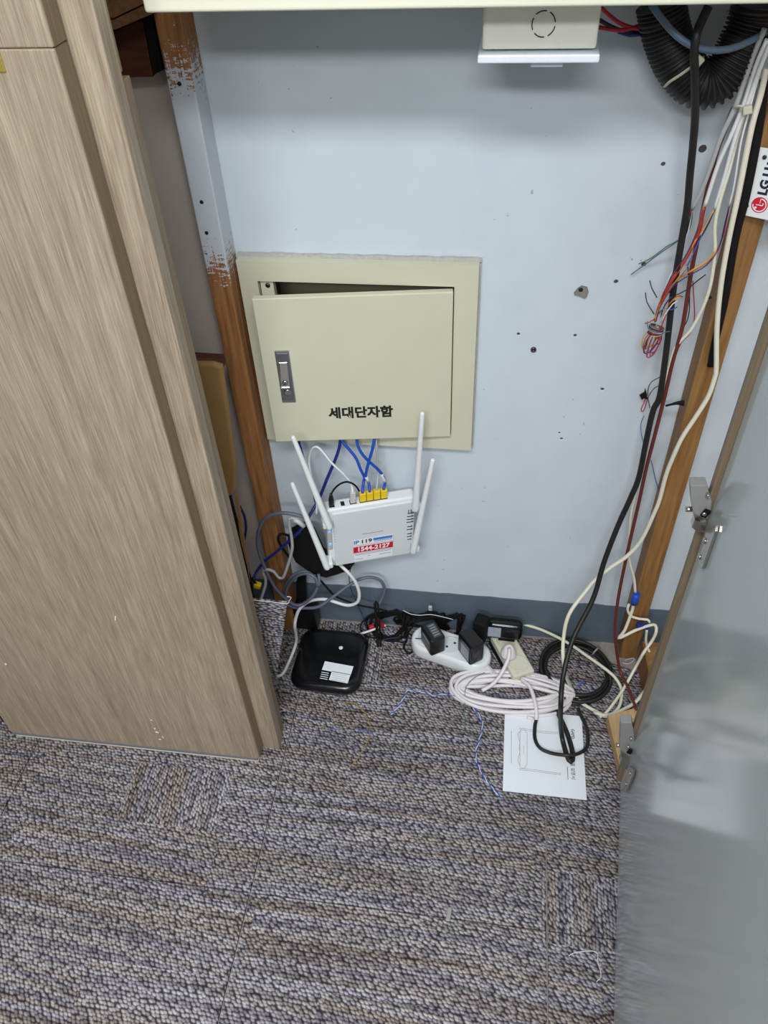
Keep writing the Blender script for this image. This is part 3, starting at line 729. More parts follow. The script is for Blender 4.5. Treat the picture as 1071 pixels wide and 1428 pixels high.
o = MB().tube(spline([(0.2532,-0.078,1.0907),(0.2523,-0.088,1.0967),(0.258,-0.091,1.0969),(0.2652,-0.09,1.0935),(0.2707,-0.082,1.0873),(0.2683,-0.07,1.0836),(0.2603,-0.068,1.0853)], closed=True), 0.0024, 8, True, flat=(1, 0.6)).build('cable_tie', M['tie'])
tag(o, 'pale nylon tie round the bundle of white telephone cables', 'cable tie')
MB().box((0.2626,-0.094,1.0948), (0.010, 0.008, 0.009), RY(-15), 0.001, 1).build('tie_head', M['tie'], o)

# knotted tail of the thin wires
kn = thing('wire_bundle', (0.2191,-0.073,0.8105), 'knotted bunch of thin coloured wires hanging in front of the wall', 'wires')
ko = Vector((0.2191,-0.073,0.8105))
def kw(mm, pts, closed=False):
    return cable('wire', [Vector(p)-ko for p in pts], 0.00085, M[mm], parent=kn, seg=5, closed=closed)
cols = ['orange_w', 'navy_w', 'yellow_w', 'red_w', 'black_w', 'white_w', 'purple_w', 'blue_w', 'yellow_w', 'black_w', 'orange_w', 'red_w']
for k, mm in enumerate(cols):          # the doubled tail under the knot
    a = rnd.uniform(-1, 1); s_ = rnd.uniform(-1, 1); w = rnd.uniform(0.002, 0.007)
    ln = rnd.uniform(0.028, 0.042)
    c0 = ko + Vector((0.001+a*0.003, -s_*0.004, -0.010))
    kw(mm, [c0, c0+Vector((-0.003-w*0.6+a*0.004, -s_*0.005, -ln*0.45)), c0+Vector((-0.006+a*0.003, -s_*0.006, -ln)), c0+Vector((-0.001+a*0.002+w*0.5, -s_*0.005, -ln*0.95)), c0+Vector((0.004+w, -s_*0.003, -ln*0.4)), c0+Vector((0.003, 0, 0.004))])
for k, mm in enumerate(['teal_w', 'black_w', 'orange_w', 'teal_w', 'white_w', 'red_w', 'navy_w', 'yellow_w']):   # turns of the knot
    z = -0.006 - 0.0016*k + rnd.uniform(-0.001, 0.001); rr = 0.0085+rnd.uniform(-0.001, 0.0025); tl = rnd.uniform(-0.003, 0.003)
    kw(mm, [ko+Vector((0.002+rr*math.cos(t_*math.pi/4), rr*0.75*math.sin(t_*math.pi/4), z+tl*math.cos(t_*math.pi/4)-0.002*math.cos(t_*math.pi/4))) for t_ in range(8)], True)
for mm, pts in (('black_w', [(0.2032,-0.05,0.8621),(0.2072,-0.055,0.8531),(0.2139,-0.068,0.8462)]), ('black_w', [(0.2008,-0.05,0.8437),(0.2043,-0.055,0.8322),(0.2144,-0.07,0.8221)]),
                ('black_w', [(0.2696,-0.07,0.8828),(0.2617,-0.066,0.8711),(0.2498,-0.066,0.8571),(0.2354,-0.07,0.8512),(0.2235,-0.076,0.8605),(0.2185,-0.078,0.841)]),
                ('red_w', [(0.2025,-0.08,0.8128),(0.2088,-0.08,0.8153),(0.2163,-0.076,0.8189)]), ('teal_w', [(0.2057,-0.08,0.8163),(0.2083,-0.082,0.8063),(0.2207,-0.084,0.8012),(0.2385,-0.08,0.8018)]),
                ('orange_w', [(0.2459,-0.075,0.8522),(0.2371,-0.08,0.8556),(0.228,-0.082,0.8436),(0.2222,-0.08,0.8258)]), ('navy_w', [(0.2317,-0.078,0.8554),(0.2245,-0.08,0.8434),(0.2222,-0.078,0.8269)]),
                ('yellow_w', [(0.2412,-0.078,0.8547),(0.2326,-0.081,0.8496),(0.2253,-0.082,0.838),(0.2219,-0.079,0.823)]), ('white_w', [(0.2398,-0.079,0.8477),(0.2336,-0.081,0.8443),(0.227,-0.082,0.8294),(0.2243,-0.08,0.8148)]),
                ('red_w', [(0.228,-0.082,0.8294),(0.2259,-0.084,0.8194),(0.2255,-0.08,0.8035)]), ('blue_w', [(0.2427,-0.07,0.8342),(0.2346,-0.076,0.8328),(0.2239,-0.08,0.8369),(0.2184,-0.078,0.8268)])):
    kw(mm, pts)
cable('wire', [(0.2601,-0.05,0.8628),(0.2723,-0.04,0.8219),(0.2786,-0.036,0.796),(0.2787,-0.034,0.7737),(0.2692,-0.034,0.7565),(0.2646,-0.04,0.7405)], 0.0008, M['red_w'], 'thin red wire hanging beside the brown cable', 'wire', seg=5)
cable('wire', [(0.2467,-0.06,0.8884),(0.2577,-0.05,0.852),(0.2667,-0.045,0.8132),(0.2664,-0.045,0.7961),(0.2615,-0.05,0.7884)], 0.0008, M['black_w'], 'thin black wire hanging just left of the thin red wire', 'wire', seg=5)
# two little wire splices against the wall
sp = thing('wire_splice', (0.2377,-0.015,0.6452), 'small black splice with a red wire loop left of the black cable', 'splice'); so = Vector((0.2377,-0.015,0.6452))
MB().prism([Vector(p)-so for p in [(0.2308,-0.015,0.6462),(0.2375,-0.015,0.6521),(0.2372,-0.015,0.6603),(0.2413,-0.015,0.6496),(0.2444,-0.015,0.6387),(0.2384,-0.015,0.6411),(0.2356,-0.015,0.6382)]], (0, 0.004, 0), 0.0005).build('body', M['black_mt'], sp)
cable('wire', [Vector(p)-so for p in [(0.2414,-0.014,0.6433),(0.2403,-0.013,0.6314),(0.2381,-0.013,0.6185),(0.2411,-0.013,0.6144),(0.2434,-0.013,0.6203),(0.2441,-0.014,0.6407)]], 0.0008, M['red_w'], parent=sp, seg=5)
for q in ([(0.2431,-0.014,0.6462),(0.2417,-0.014,0.6598),(0.2425,-0.02,0.6762),(0.2489,-0.04,0.6992)], [(0.2441,-0.014,0.6407),(0.2465,-0.014,0.6519),(0.2498,-0.02,0.6658),(0.2519,-0.04,0.6837)], [(0.2438,-0.013,0.6428),(0.2483,-0.012,0.6311),(0.2512,-0.012,0.6214)]):
    cable('wire', [Vector(p)-so for p in q], 0.0007, M['black_w'], parent=sp, seg=5)
sp2 = MB().tube([(0.2651,-0.05,0.654),(0.273,-0.05,0.6572),(0.2809,-0.05,0.6603),(0.2893,-0.05,0.6608),(0.2914,-0.05,0.661)], [0.0018, 0.002, 0.003, 0.0048, 0.005], 10, flat=(0.6, 1)).build('wire_splice', M['black_mt'])
tag(sp2, 'black tapered splice sticking out between the brown cable and the stud', 'splice')
cable('wire', [(0.2464,-0.006,0.6009),(0.2449,-0.004,0.5847),(0.2483,-0.004,0.5655),(0.2521,-0.02,0.5556)], 0.0006, M['blue_w'], 'thin blue wire end on the wall under the small splice', 'wire', seg=5)
cable('wire', [(0.2639,-0.05,0.5443),(0.2787,-0.02,0.4997),(0.2887,-0.01,0.4707),(0.2979,-0.01,0.448)], 0.0008, M['blue_w'], 'thin blue wire on the wall right of the brown cable', 'wire', seg=5)

# ---------------------------------------------------------------- sign on the right stud
sg = thing('sign', (0.2990, -0.0535, 0.9575), 'white plastic sign with red round emblem at the right edge', 'sign', (0, 0, math.radians(-27)))
SH, SW = 0.083, 0.115
MB().box((SW/2, 0, SH/2), (SW, 0.002, SH), None, 0.0005, 1).build('plate', M['wplastic'], sg)
for (u, v) in ((0.0035, 0.0125), (0.0085, 0.0730)):
    MB().lathe([(0.0026, 0), (0.0026, 0.0012), (0.0018, 0.0022)], (u, -0.001, v), RX(90), 12).build('screw', M['steel_dk'], sg)
ec = (0.0180, 0.0165)
em = MB(); em.lathe([(0.0098, 0), (0.0098, 0.0004), (0.0097, 0.0005)], (ec[0], -0.0009, ec[1]), RX(90), 32)
em = em.build('emblem', M['red_ink'], sg)
lt = MB()
def eu(a, b):    # emblem's own upright frame: up is to the left, right is upwards
    return (ec[0]-b, -0.0016, ec[1]+a)
R_ = 0.0078
lt.tube([eu(R_*math.cos(math.radians(a)), R_*math.sin(math.radians(a))) for a in range(90, 361, 15)] + [eu(0.0018, 0.0)], 0.0007, 5)
lt.tube([eu(0, 0.0042), eu(0, -0.0038), eu(0.0028, -0.0038)], 0.00075, 5)
lt.build('emblem_lines', M['white_ink'], em)
MB().lathe([(0.0014, 0), (0.0014, 0.0003)], eu(-0.0036, 0.0038), RX(90), 14).build('emblem_dot', M['white_ink'], em)
text('lettering', 'LG U+', 0.0150, M['navy'], sg, frame((0.0180, -0.0012, 0.0290), (0, 0, 1), (-1, 0, 0)), 0.0007, 0.0003, 'LEFT')

# ---------------------------------------------------------------- grey door with its two hinges
dr = thing('cabinet_door', (0.279, -0.3370, 0.0), 'glossy grey cabinet door standing open at the right edge', 'door')
dv = Vector((0.2405-0.279, -0.7270+0.337, 0)).normalized()
da = math.atan2(dv.y, dv.x)
b = MB(); b.box((0.29, 0.0095, 0.95), (0.58, 0.019, 1.884), None, 0.0008, 1)
b = b.build('door_leaf', M['door'], dr); b.rotation_euler = (0, 0, da)
eb = MB().box((0.5803, 0.0095, 0.95), (0.0008, 0.0186, 1.88)).build('edge_band_shade', M['oak_edge_shade'], dr); eb.rotation_euler = (0, 0, da)
def hinge(label, body, pin, spring, rivet, arm, plate, screws):
    h = bpy.data.objects.new('hinge', None); C.objects.link(h); h.parent = dr; h['label'] = label
    o0 = Vector((0.279, -0.337, 0))
    L = lambda pts: [Vector(p)-o0 for p in pts]
    MB().prism(L(body), (0, 0.016, 0), 0.001).build('hinge_body', M['clip'], h)
    MB().tube(L(pin), 0.0035, 10).build('hinge_pin', M['nickel'], h)
    MB().box(L([spring])[0], (0.008, 0.004, 0.012), RY(20), 0.0006, 1).build('hinge_spring', M['black_mt'], h)
    MB().lathe([(0.0028, 0), (0.0028, 0.001), (0.0015, 0.0018)], L([rivet])[0], RX(90), 12).build('rivet', M['nickel'], h)
    MB().prism(L(arm), (0, 0.013, 0), 0.0008).build('hinge_arm', M['nickel'], h)
    MB().prism(L(plate), (0.0035, 0.0003, 0), 0.0006).build('hinge_plate', M['nickel'], h)
    for v in L(screws):
        MB().lathe([(0.0042, 0), (0.004, 0.0012), (0.0025, 0.002)], v, RY(-90), 12).build('screw', M['nickel'], h)
hinge('upper nickel hinge', [(0.2447,-0.338,0.7428),(0.2636,-0.338,0.7443),(0.2703,-0.338,0.7296),(0.2755,-0.338,0.7181),(0.2772,-0.338,0.7037),(0.2772,-0.338,0.6888),(0.261,-0.338,0.6873),(0.2513,-0.338,0.716)],
      [(0.2484,-0.334,0.6998),(0.2561,-0.334,0.7005)], (0.2703,-0.344,0.7038), (0.2671,-0.349,0.7071),
      [(0.2574,-0.352,0.6992),(0.2741,-0.352,0.6896),(0.2747,-0.352,0.6795),(0.2645,-0.352,0.6785),(0.2569,-0.352,0.6854)],
      [(0.2732,-0.3552,0.6876),(0.2699,-0.3889,0.7266),(0.2694,-0.3940,0.7220),(0.2693,-0.3942,0.6571),(0.2710,-0.3770,0.6412),(0.2724,-0.3631,0.6439),(0.2722,-0.3648,0.6744)], [(0.2667,-0.342,0.7318),(0.2714,-0.3677,0.6798),(0.2713,-0.3691,0.6528)])
hinge('lower nickel hinge', [(0.2476,-0.338,0.2112),(0.2646,-0.338,0.2143),(0.2724,-0.338,0.1889),(0.2793,-0.338,0.1556),(0.2829,-0.338,0.1205),(0.2802,-0.338,0.1003),(0.2651,-0.338,0.1022),(0.2567,-0.338,0.1394)],
      [(0.2518,-0.334,0.1339),(0.2589,-0.334,0.1353)], (0.2752,-0.344,0.1343), (0.2676,-0.349,0.1557),
      [(0.2614,-0.352,0.1262),(0.2806,-0.352,0.1057),(0.2811,-0.352,0.0883),(0.2711,-0.352,0.0887),(0.2609,-0.352,0.1065)],
      [(0.2688,-0.3796,0.1482),(0.2661,-0.4066,0.1848),(0.2655,-0.4123,0.1719),(0.2662,-0.4059,0.1083),(0.2681,-0.3864,0.0762),(0.2687,-0.3802,0.1051)], [(0.2706,-0.3409,0.1705),(0.2663,-0.3995,0.1601),(0.2666,-0.3962,0.1174)])

# ---------------------------------------------------------------- white router
RT = thing('router', (-0.2084, -0.0695, 0.3472), 'white router with four upright antennas, hung under the cream box', 'router', (math.radians(3.34), math.radians(1.97), math.radians(20.58)))
bpy.context.view_layer.update()
RM = Euler((math.radians(3.34), math.radians(1.97), math.radians(20.58)), 'XYZ').to_matrix().to_4x4(); RM.translation = Vector((-0.2084, -0.0695, 0.3472))
RI = RM.inverted()
RW, RH, RD = 0.1666, 0.1563, 0.0281
MB().box((0, RD/2+0.001, 0), (RW, RD-0.002, RH), None, 0.005, 3).build('case', M['wplastic'], RT)
MB().box((0.003, 0.0015, -0.003), (RW-0.018, 0.005, RH-0.012), None, 0.002, 2).build('front_panel', M['wplastic2'], RT)
fY = -0.0011
lw = MB().box((-0.0790, fY+0.0012, 0.004), (0.0085, 0.004, 0.056), None, 0.0012, 2).build('led_window', M['led'], RT)
for z in (0.027, -0.008):
    MB().box((-0.0790, fY-0.0009, z), (0.0050, 0.0008, 0.006), None, 0.0002, 1).build('led', M['led_on'], lw)
for z in (0.016, 0.009, 0.002, -0.005):
    MB().box((-0.0690, fY, z), (0.0018, 0.0004, 0.0014)).build('led_mark', M['grey_ink'], RT)
for k, (z, w) in enumerate(((0.040, .010), (0.032, .012), (0.024, .013), (0.0165, .013), (0.004, .010), (-0.004, .011), (-0.016, .009), (-0.024, .009), (-0.032, .008))):
    MB().box((0.0735, fY+0.0002, z), (w, 0.0008, 0.0022)).build('vent_slot', M['steel_dk'], RT)
for x in (0.070, 0.0745, 0.079):
    MB().box((x, fY+0.0002, 0.0445), (0.0016, 0.0008, 0.011)).build('vent_slot', M['steel_dk'], RT)
MB().box((0.002, fY, 0.0040), (0.040, 0.0003, 0.0016)).build('printed_line', M['grey_ink'], RT)
stk = MB().box((0.003, fY-0.0002, -0.0400), (0.078, 0.0004, 0.0600)).build('sticker', M['paper'], RT)
fX = (1, 0, 0); fZ = (0, 0, 1); sy = fY-0.0006
text('lettering', 'IP', 0.0135, M['blue_ink'], stk, frame((-0.0345, sy, -0.0165), fX, fZ), 0.0004, 0.0001, 'LEFT')
text('lettering', '119', 0.0135, M['navy'], stk, frame((-0.0215, sy, -0.0165), fX, fZ), 0.0004, 0.0001, 'LEFT', 1.1)
MB().box((0.0215, sy+0.0001, -0.0145), (0.037, 0.0003, 0.0065)).build('blue_band', M['blue_ink'], stk)
for z, w in ((-0.0205, 0.034),):
    MB().box((0.0225, sy+0.0001, z), (w, 0.0003, 0.0016)).build('printed_line', M['blue_ink'], stk)
MB().box((0.003, sy+0.0001, -0.0255), (0.074, 0.0003, 0.0010)).build('printed_line', M['grey_ink'], stk)
MB().box((0.003, sy+0.0001, -0.0375), (0.0765, 0.0003, 0.0170)).build('red_band', M['red_ink'], stk)
text('lettering', '1544-2127', 0.0158, M['white_ink'], stk, frame((0.003, sy-0.0002, -0.0375), fX, fZ), 0.0005, 0.0001, 'CENTER', 0.93)
for x, z, w in ((0.003, -0.0490, 0.074), (0.003, -0.0525, 0.070), (-0.025, -0.0645, 0.016), (0.026, -0.0600, 0.024), (-0.006, -0.0590, 0.006)):
    MB().box((x, sy+0.0001, z), (w, 0.0003, 0.0013)).build('printed_line', M['grey_ink'], stk)
for x in (-0.0355, 0.0415):
    MB().box((x, sy+0.0001, -0.0400), (0.0004, 0.0003, 0.0595)).build('printed_line', M['grey_ink'], stk)
# terminals along the top edge
for x, w in ((-0.0700, 0.010), (-0.050, 0.007), (-0.031, 0.0125), (-0.013, 0.0125), (0, 0.0125), (0.013, 0.0125), (0.026, 0.0125)):
    MB().box((x, 0.0135, RH/2-0.0002), (w, 0.011, 0.0012)).build('socket', M['steel_dk'], RT)
def antenna(tip, base, r0=0.0040, r1=0.0066):
    a, b_ = RI @ Vector(tip), RI @ Vector(base)
    d = (b_-a); L_ = d.length; d.normalize()
    pts = [a, a+d*0.0015, a+d*0.004] + [a+d*(0.004+(L_-0.012)*k/6) for k in range(1, 7)] + [b_-d*0.003, b_]
    rs = [r0*0.5, r0*0.85, r0] + [r0+(r1-r0)*k/6 for k in range(1, 7)] + [r1*0.95, r1*0.75]
    an = MB().tube(pts, rs, 14).build('antenna', M['wplastic'], RT)
    return an
for t_, b_, side in (((-0.3194,-0.11,0.6028), (-0.2754,-0.112,0.3966), -1), ((-0.3349,-0.105,0.4958), (-0.2891,-0.112,0.288), -1), ((-0.1112,-0.066,0.6307), (-0.1273,-0.053,0.3986), 1), ((-0.0946,-0.055,0.5251), (-0.1329,-0.054,0.2868), 1)):
    an = antenna(t_, b_)
    bl = RI @ Vector(b_)
    hx = MB(); hx.box((side*(RW/2+0.001), bl.y*0.5+0.004, bl.z+0.006), (0.014, max(0.012, abs(bl.y)+0.010), 0.014), None, 0.003, 2)
    hx.build('hinge_knuckle', M['wplastic'], an)

# patch cables into the top of the router
def W2(v): return RM @ Vector(v)
def plug(par, x, m, hgt, w=0.0118, ribs=0):
    b = MB()
    b.box((x, 0.0135, RH/2+0.0005+hgt/2), (w, 0.0095, hgt), None, 0.0015, 2)
    if ribs:
        for k in range(ribs):
            b.box((x, 0.0135, RH/2+hgt*0.45+0.0045*k), (w*0.9, 0.0105, 0.0022), None, 0.0005, 1)
    b.xf(RM)
    return b.build('plug', m, par)
def top(x, h=0.02): 
    v = W2((x, 0.0135, RH/2+h)); return [v]
c = cable('patch_cable', top(-0.013, .012)+top(-.013, .024)+[(-0.2199,-0.05,0.4584),(-0.2179,-0.05,0.4705),(-0.2234,-0.05,0.4868),(-0.2304,-0.046,0.5077),(-0.2415,-0.042,0.5231),(-0.2538,-0.038,0.5383),(-0.2619,-0.03,0.5504)], 0.0027, M['blue_cable'], 'blue patch cable into the first yellow router plug from the left')
plug(c, -0.013, M['yplug'], 0.020)
for x, pts, lab in ((0.0, [(-0.2112,-0.048,0.4573),(-0.2148,-0.052,0.4741),(-0.2083,-0.05,0.5045),(-0.2013,-0.046,0.5292),(-0.1974,-0.04,0.55),(-0.1971,-0.03,0.5609)], 'blue patch cable into the second yellow router plug from the left'),
                    (0.026, [(-0.1826,-0.04,0.4526),(-0.1879,-0.042,0.4743),(-0.1997,-0.044,0.4919),(-0.2129,-0.044,0.5073),(-0.2226,-0.042,0.5212),(-0.2286,-0.038,0.5368),(-0.2301,-0.03,0.5525)], 'blue patch cable into the rightmost yellow router plug')):
    c = cable('patch_cable', top(x, .012)+top(x, .024)+pts, 0.0027, M['blue_cable'], lab)
    plug(c, x, M['yplug'], 0.020)
    # pale bare length just above the plug
    cable('bare_length', [Vector(p) for p in (pts[0], Vector(pts[0]).lerp(Vector(pts[1]), 0.95))], 0.0029, M['white_w'], parent=c)
c = cable('patch_cable', top(0.013, .012)+top(.013, .024)+[(-0.1947,-0.04,0.4721),(-0.1945,-0.04,0.5054),(-0.1947,-0.038,0.5328),(-0.1961,-0.03,0.5548)], 0.0021, M['grey_lt'], 'grey patch cable into the third yellow router plug')
plug(c, 0.013, M['yplug'], 0.021)
c = cable('patch_cable', top(-0.031, .012)+top(-.031, .03)+[(-0.2437,-0.055,0.4609),(-0.2551,-0.056,0.4812),(-0.274,-0.055,0.5038),(-0.2886,-0.05,0.523),(-0.2983,-0.048,0.532),(-0.3084,-0.046,0.5248),(-0.3161,-0.046,0.5014),(-0.3159,-0.05,0.4713),(-0.3098,-0.06,0.4461),(-0.3063,-0.066,0.4166),(-0.3098,-0.07,0.3874)], 0.0022, M['white_cable'], 'thin white patch cable arching left from the grey boot on the router')
plug(c, -0.031, M['boot'], 0.026, 0.0105, 4)
c = cable('cord', top(-0.070, .012)+top(-.070, .026)+[(-0.2676,-0.08,0.464),(-0.2568,-0.078,0.475),(-0.2467,-0.07,0.4738),(-0.2384,-0.062,0.464),(-0.2315,-0.055,0.4481),(-0.2271,-0.05,0.4264)], 0.0017, M['black_mt'], 'short black power cord arching over the top of the white router')
b = MB(); b.lathe([(0.0045, -0.002), (0.005, 0.004), (0.005, 0.016), (0.0032, 0.024), (0.0022, 0.030)], (-0.070, 0.0135, RH/2), None, 14); b.xf(RM); b.build('plug', M['black'], c)
cable('patch_cable', [(-0.2583,-0.028,0.5522),(-0.2604,-0.034,0.5282),(-0.2704,-0.036,0.4965),(-0.2883,-0.044,0.4545),(-0.3043,-0.05,0.4146),(-0.315,-0.06,0.3958),(-0.3223,-0.075,0.3873),(-0.3341,-0.092,0.3712),(-0.355,-0.092,0.3446),(-0.372,-0.09,0.3235),(-0.3952,-0.09,0.2974),(-0.4205,-0.09,0.2704),(-0.4369,-0.1,0.2504),(-0.4414,-0.11,0.2421)], 0.0029, M['blue_dk'], 'darker blue cable running from the cream box down left across the stud')
cable('patch_cable', [(-0.3353,-0.03,0.5456),(-0.3337,-0.034,0.5296),(-0.3314,-0.036,0.5119),(-0.3288,-0.036,0.4889),(-0.3241,-0.036,0.4586),(-0.3189,-0.04,0.424),(-0.3138,-0.05,0.4011)], 0.0026, M['blue_dk'], 'short blue cable partly hidden behind the upper left antenna')

# ---------------------------------------------------------------- cables heaped at the lower left
pc = MB().prism([(-0.3729,-0.062,0.3224),(-0.3605,-0.062,0.3314),(-0.3442,-0.062,0.3387),(-0.3229,-0.062,0.3292),(-0.3099,-0.062,0.2748),(-0.2835,-0.062,0.2488),(-0.249,-0.062,0.2483),(-0.2605,-0.062,0.2282),(-0.2864,-0.062,0.2125),(-0.3095,-0.062,0.2012),(-0.3298,-0.062,0.2054),(-0.3516,-0.062,0.2224),(-0.3699,-0.062,0.2416),(-0.3764,-0.062,0.272),(-0.3789,-0.062,0.2981)], (0, 0.020, 0), 0.005).build('pouch', M['black_mt'], None)
tag(pc, 'black crescent shaped pouch hanging behind the white router', 'pouch')
MB().tube(spline([(-0.3701,-0.064,0.3188),(-0.3827,-0.066,0.3274),(-0.3908,-0.07,0.3228),(-0.3906,-0.07,0.3031),(-0.383,-0.068,0.2776),(-0.3768,-0.064,0.2534)]), 0.0026, 8).build('strap', M['black_mt'], pc)
cable('cable', [(-0.3225,-0.09,0.3944),(-0.3305,-0.092,0.4029),(-0.3533,-0.094,0.4099),(-0.3777,-0.094,0.4077),(-0.4017,-0.094,0.391),(-0.4174,-0.094,0.3596),(-0.4256,-0.094,0.3242),(-0.4243,-0.096,0.2926),(-0.4166,-0.1,0.2506),(-0.4076,-0.1,0.2112),(-0.395,-0.1,0.1843),(-0.3738,-0.098,0.1554),(-0.356,-0.092,0.1527),(-0.3332,-0.088,0.1777),(-0.3199,-0.08,0.2095),(-0.3219,-0.07,0.2238)], 0.0034, M['grey_cable'], 'dark grey cable arching across the left stud in a wide loop')
cable('cable', [(-0.4016,-0.07,0.153),(-0.3908,-0.07,0.19),(-0.3695,-0.07,0.2185),(-0.3479,-0.07,0.2273),(-0.331,-0.072,0.2164),(-0.3265,-0.076,0.1955),(-0.3374,-0.08,0.1678),(-0.361,-0.082,0.1401),(-0.3833,-0.08,0.135),(-0.3953,-0.076,0.1562),(-0.3856,-0.074,0.1886),(-0.3643,-0.074,0.2171),(-0.3421,-0.076,0.2282),(-0.326,-0.08,0.2216),(-0.3229,-0.084,0.2006)], 0.0032, M['grey_cable'], 'dark grey cable coiled twice in front of the foot of the left stud')
cable('cable', [(-0.3988,-0.08,0.1331),(-0.3817,-0.08,0.1236),(-0.3618,-0.08,0.1238),(-0.3296,-0.078,0.13),(-0.2965,-0.066,0.1541),(-0.2691,-0.052,0.1726),(-0.2462,-0.042,0.1838),(-0.2233,-0.036,0.1863),(-0.2051,-0.032,0.1751),(-0.1971,-0.032,0.1514),(-0.2008,-0.034,0.1283),(-0.21,-0.04,0.1064),(-0.219,-0.045,0.0948)], 0.0034, M['grey_cable'], 'grey cable rising in a hump in front of the baseboard below the router')
c = cable('cable', [(-0.2811,-0.06,0.2469),(-0.269,-0.066,0.24),(-0.2589,-0.07,0.2308),(-0.2476,-0.07,0.2065),(-0.2425,-0.07,0.172),(-0.2487,-0.07,0.1442),(-0.2695,-0.068,0.1301),(-0.2942,-0.064,0.1315),(-0.3146,-0.06,0.1335),(-0.3377,-0.06,0.1307),(-0.3554,-0.07,0.1311),(-0.3662,-0.09,0.133),(-0.3695,-0.11,0.1315),(-0.3706,-0.125,0.1198),(-0.3814,-0.1055,0.04),(-0.3931,-0.1386,0.012),(-0.4029,-0.1677,0.005),(-0.4209,-0.1708,0.004)], 0.0035, M['white_cable'], 'white cable curving down from the router to the floor beside the black modem')
c = cable('cable', [(-0.3302,-0.1,0.3906),(-0.3408,-0.1,0.4023),(-0.3514,-0.1,0.4032),(-0.3542,-0.1,0.3809),(-0.3541,-0.1,0.349),(-0.3579,-0.1,0.3176),(-0.374,-0.1,0.2677),(-0.3866,-0.1,0.2371),(-0.3963,-0.1,0.2403),(-0.4016,-0.1,0.2543),(-0.4154,-0.1,0.2591),(-0.4251,-0.1,0.2517),(-0.422,-0.1,0.2331),(-0.4231,-0.105,0.2173),(-0.4291,-0.115,0.1999),(-0.4344,-0.12,0.1853)], 0.0030, M['grey_lt'], 'pale grey cable hanging in front of the left stud from a ribbed plug')
MB().tube([(-0.3435,-0.1,0.4021),(-0.3349,-0.1,0.3956),(-0.3267,-0.1,0.3854)], 0.0048, 10).build('plug', M['boot'], c)
c = cable('cable', [(-0.4369,-0.13,0.265),(-0.4338,-0.13,0.257),(-0.4297,-0.13,0.247)], 0.0025, M['black_mt'], 'black cable end with a yellow plug in the dark lower left corner')
MB().box((-0.4285,-0.13,0.2451), (0.014, 0.012, 0.010), RY(20), 0.002, 2).build('plug', M['yplug'], c)
cable('cable', [(-0.327,-0.07,0.2168),(-0.3147,-0.065,0.1865),(-0.298,-0.06,0.1492),(-0.2746,-0.056,0.1291),(-0.2483,-0.055,0.1172),(-0.2193,-0.05,0.1055),(-0.1915,-0.045,0.0935)], 0.0022, M['black_mt'], 'thin black cord running from the pouch to the tangle by the baseboard')
cable('wire', [(-0.2577,-0.05,0.2344),(-0.2671,-0.04,0.188),(-0.2691,-0.03,0.1407),(-0.2598,-0.025,0.0847),(-0.2484,-0.02,0.0264),(-0.237,-0.0473,0.012)], 0.0010, M['navy_w'], 'thin navy wire hanging from the router in front of the baseboard', 'wire', seg=6)
o = MB().box((-0.475, -0.17, 0.052), (0.10, 0.10, 0.104), RZ(8), 0.004, 2).build('adapter_box', M['black_mt'])
tag(o, 'black box in the dark corner behind the upright carpet offcut', 'adapter')
o = MB().prism([(-0.398,-0.04,0.0217),(-0.3819,-0.04,0.1572),(-0.3756,-0.04,0.1713),(-0.3676,-0.04,0.1745),(-0.3627,-0.04,0.1639),(-0.3766,-0.04,0.0245)], (0, 0.018, 0), 0.003).build('power_adapter', M['black_mt'])
tag(o, 'slim black adapter standing upright at the foot of the left stud', 'adapter')
o = MB().box((-0.375, -0.0275, 0.035), (0.05, 0.03, 0.068), RZ(-4), 0.003, 2).build('power_adapter', M['black'])

tag(o, 'low black adapter by the baseboard behind the black modem', 'adapter')

# black modem lying on the carpet
md = thing('modem', (-0.304, -0.131, 0.0), 'flat black modem lying on the carpet with a white label', 'modem', (0, 0, math.radians(-1)))
def rrect(w, d, z, r, n=7, bulge=0.004):
    out = []
    for (sx_, sy_, a0) in ((1, 1, 0), (-1, 1, 90), (-1, -1, 180), (1, -1, 270)):
        for k in range(n+1):
            a = math.radians(a0+90*k/n)
            out.append((sx_*(w/2-r)+r*math.cos(a), sy_*(d/2-r)+r*math.sin(a), z))
    return out
b = MB()
rings = [rrect(w, d, z, r) for (w, d, z, r) in ((0.128, 0.132, 0.002, 0.026), (0.143, 0.146, 0.008, 0.030), (0.150, 0.153, 0.018, 0.032), (0.147, 0.150, 0.026, 0.032), (0.138, 0.141, 0.031, 0.030), (0.120, 0.123, 0.0325, 0.028))]
vr = [[b.bm.verts.new(p) for p in rg] for rg in rings]
for A, B_ in zip(vr, vr[1:]):
    for k in range(len(A)):
        f = b.bm.faces.new([A[k], A[(k+1) % len(A)], B_[(k+1) % len(A)], B_[k]]); f.smooth = True
b.bm.faces.new(vr[0][::-1]); b.bm.faces.new(vr[-1])
b.build('case', M['black_gl'], md)
MB().lathe([(0.0045, 0), (0.0045, 0.0008), (0.0030, 0.0012)], (0.0185, 0.026, 0.0323), None, 16).build('emblem_dot', M['pvc2'], md)
ls = MB().box((0.022, -0.026, 0.0326), (0.062, 0.022, 0.0006), RZ(-5)).build('sticker', M['paper'], md)
MB().box((0.0305, -0.0475, 0.0326), (0.040, 0.022, 0.0006), RZ(-5)).build('sticker', M['paper'], md)
for k in range(4):
    MB().box((-0.0015, -0.0405-0.005*k, 0.0326), (0.016, 0.0014, 0.0005), RZ(-5)).build('printed_line', M['paper'], md)
    MB().box((0.0300, -0.0415-0.005*k, 0.0330), (0.032, 0.0006, 0.0003), RZ(-5)).build('printed_line', M['grey_ink'], md)
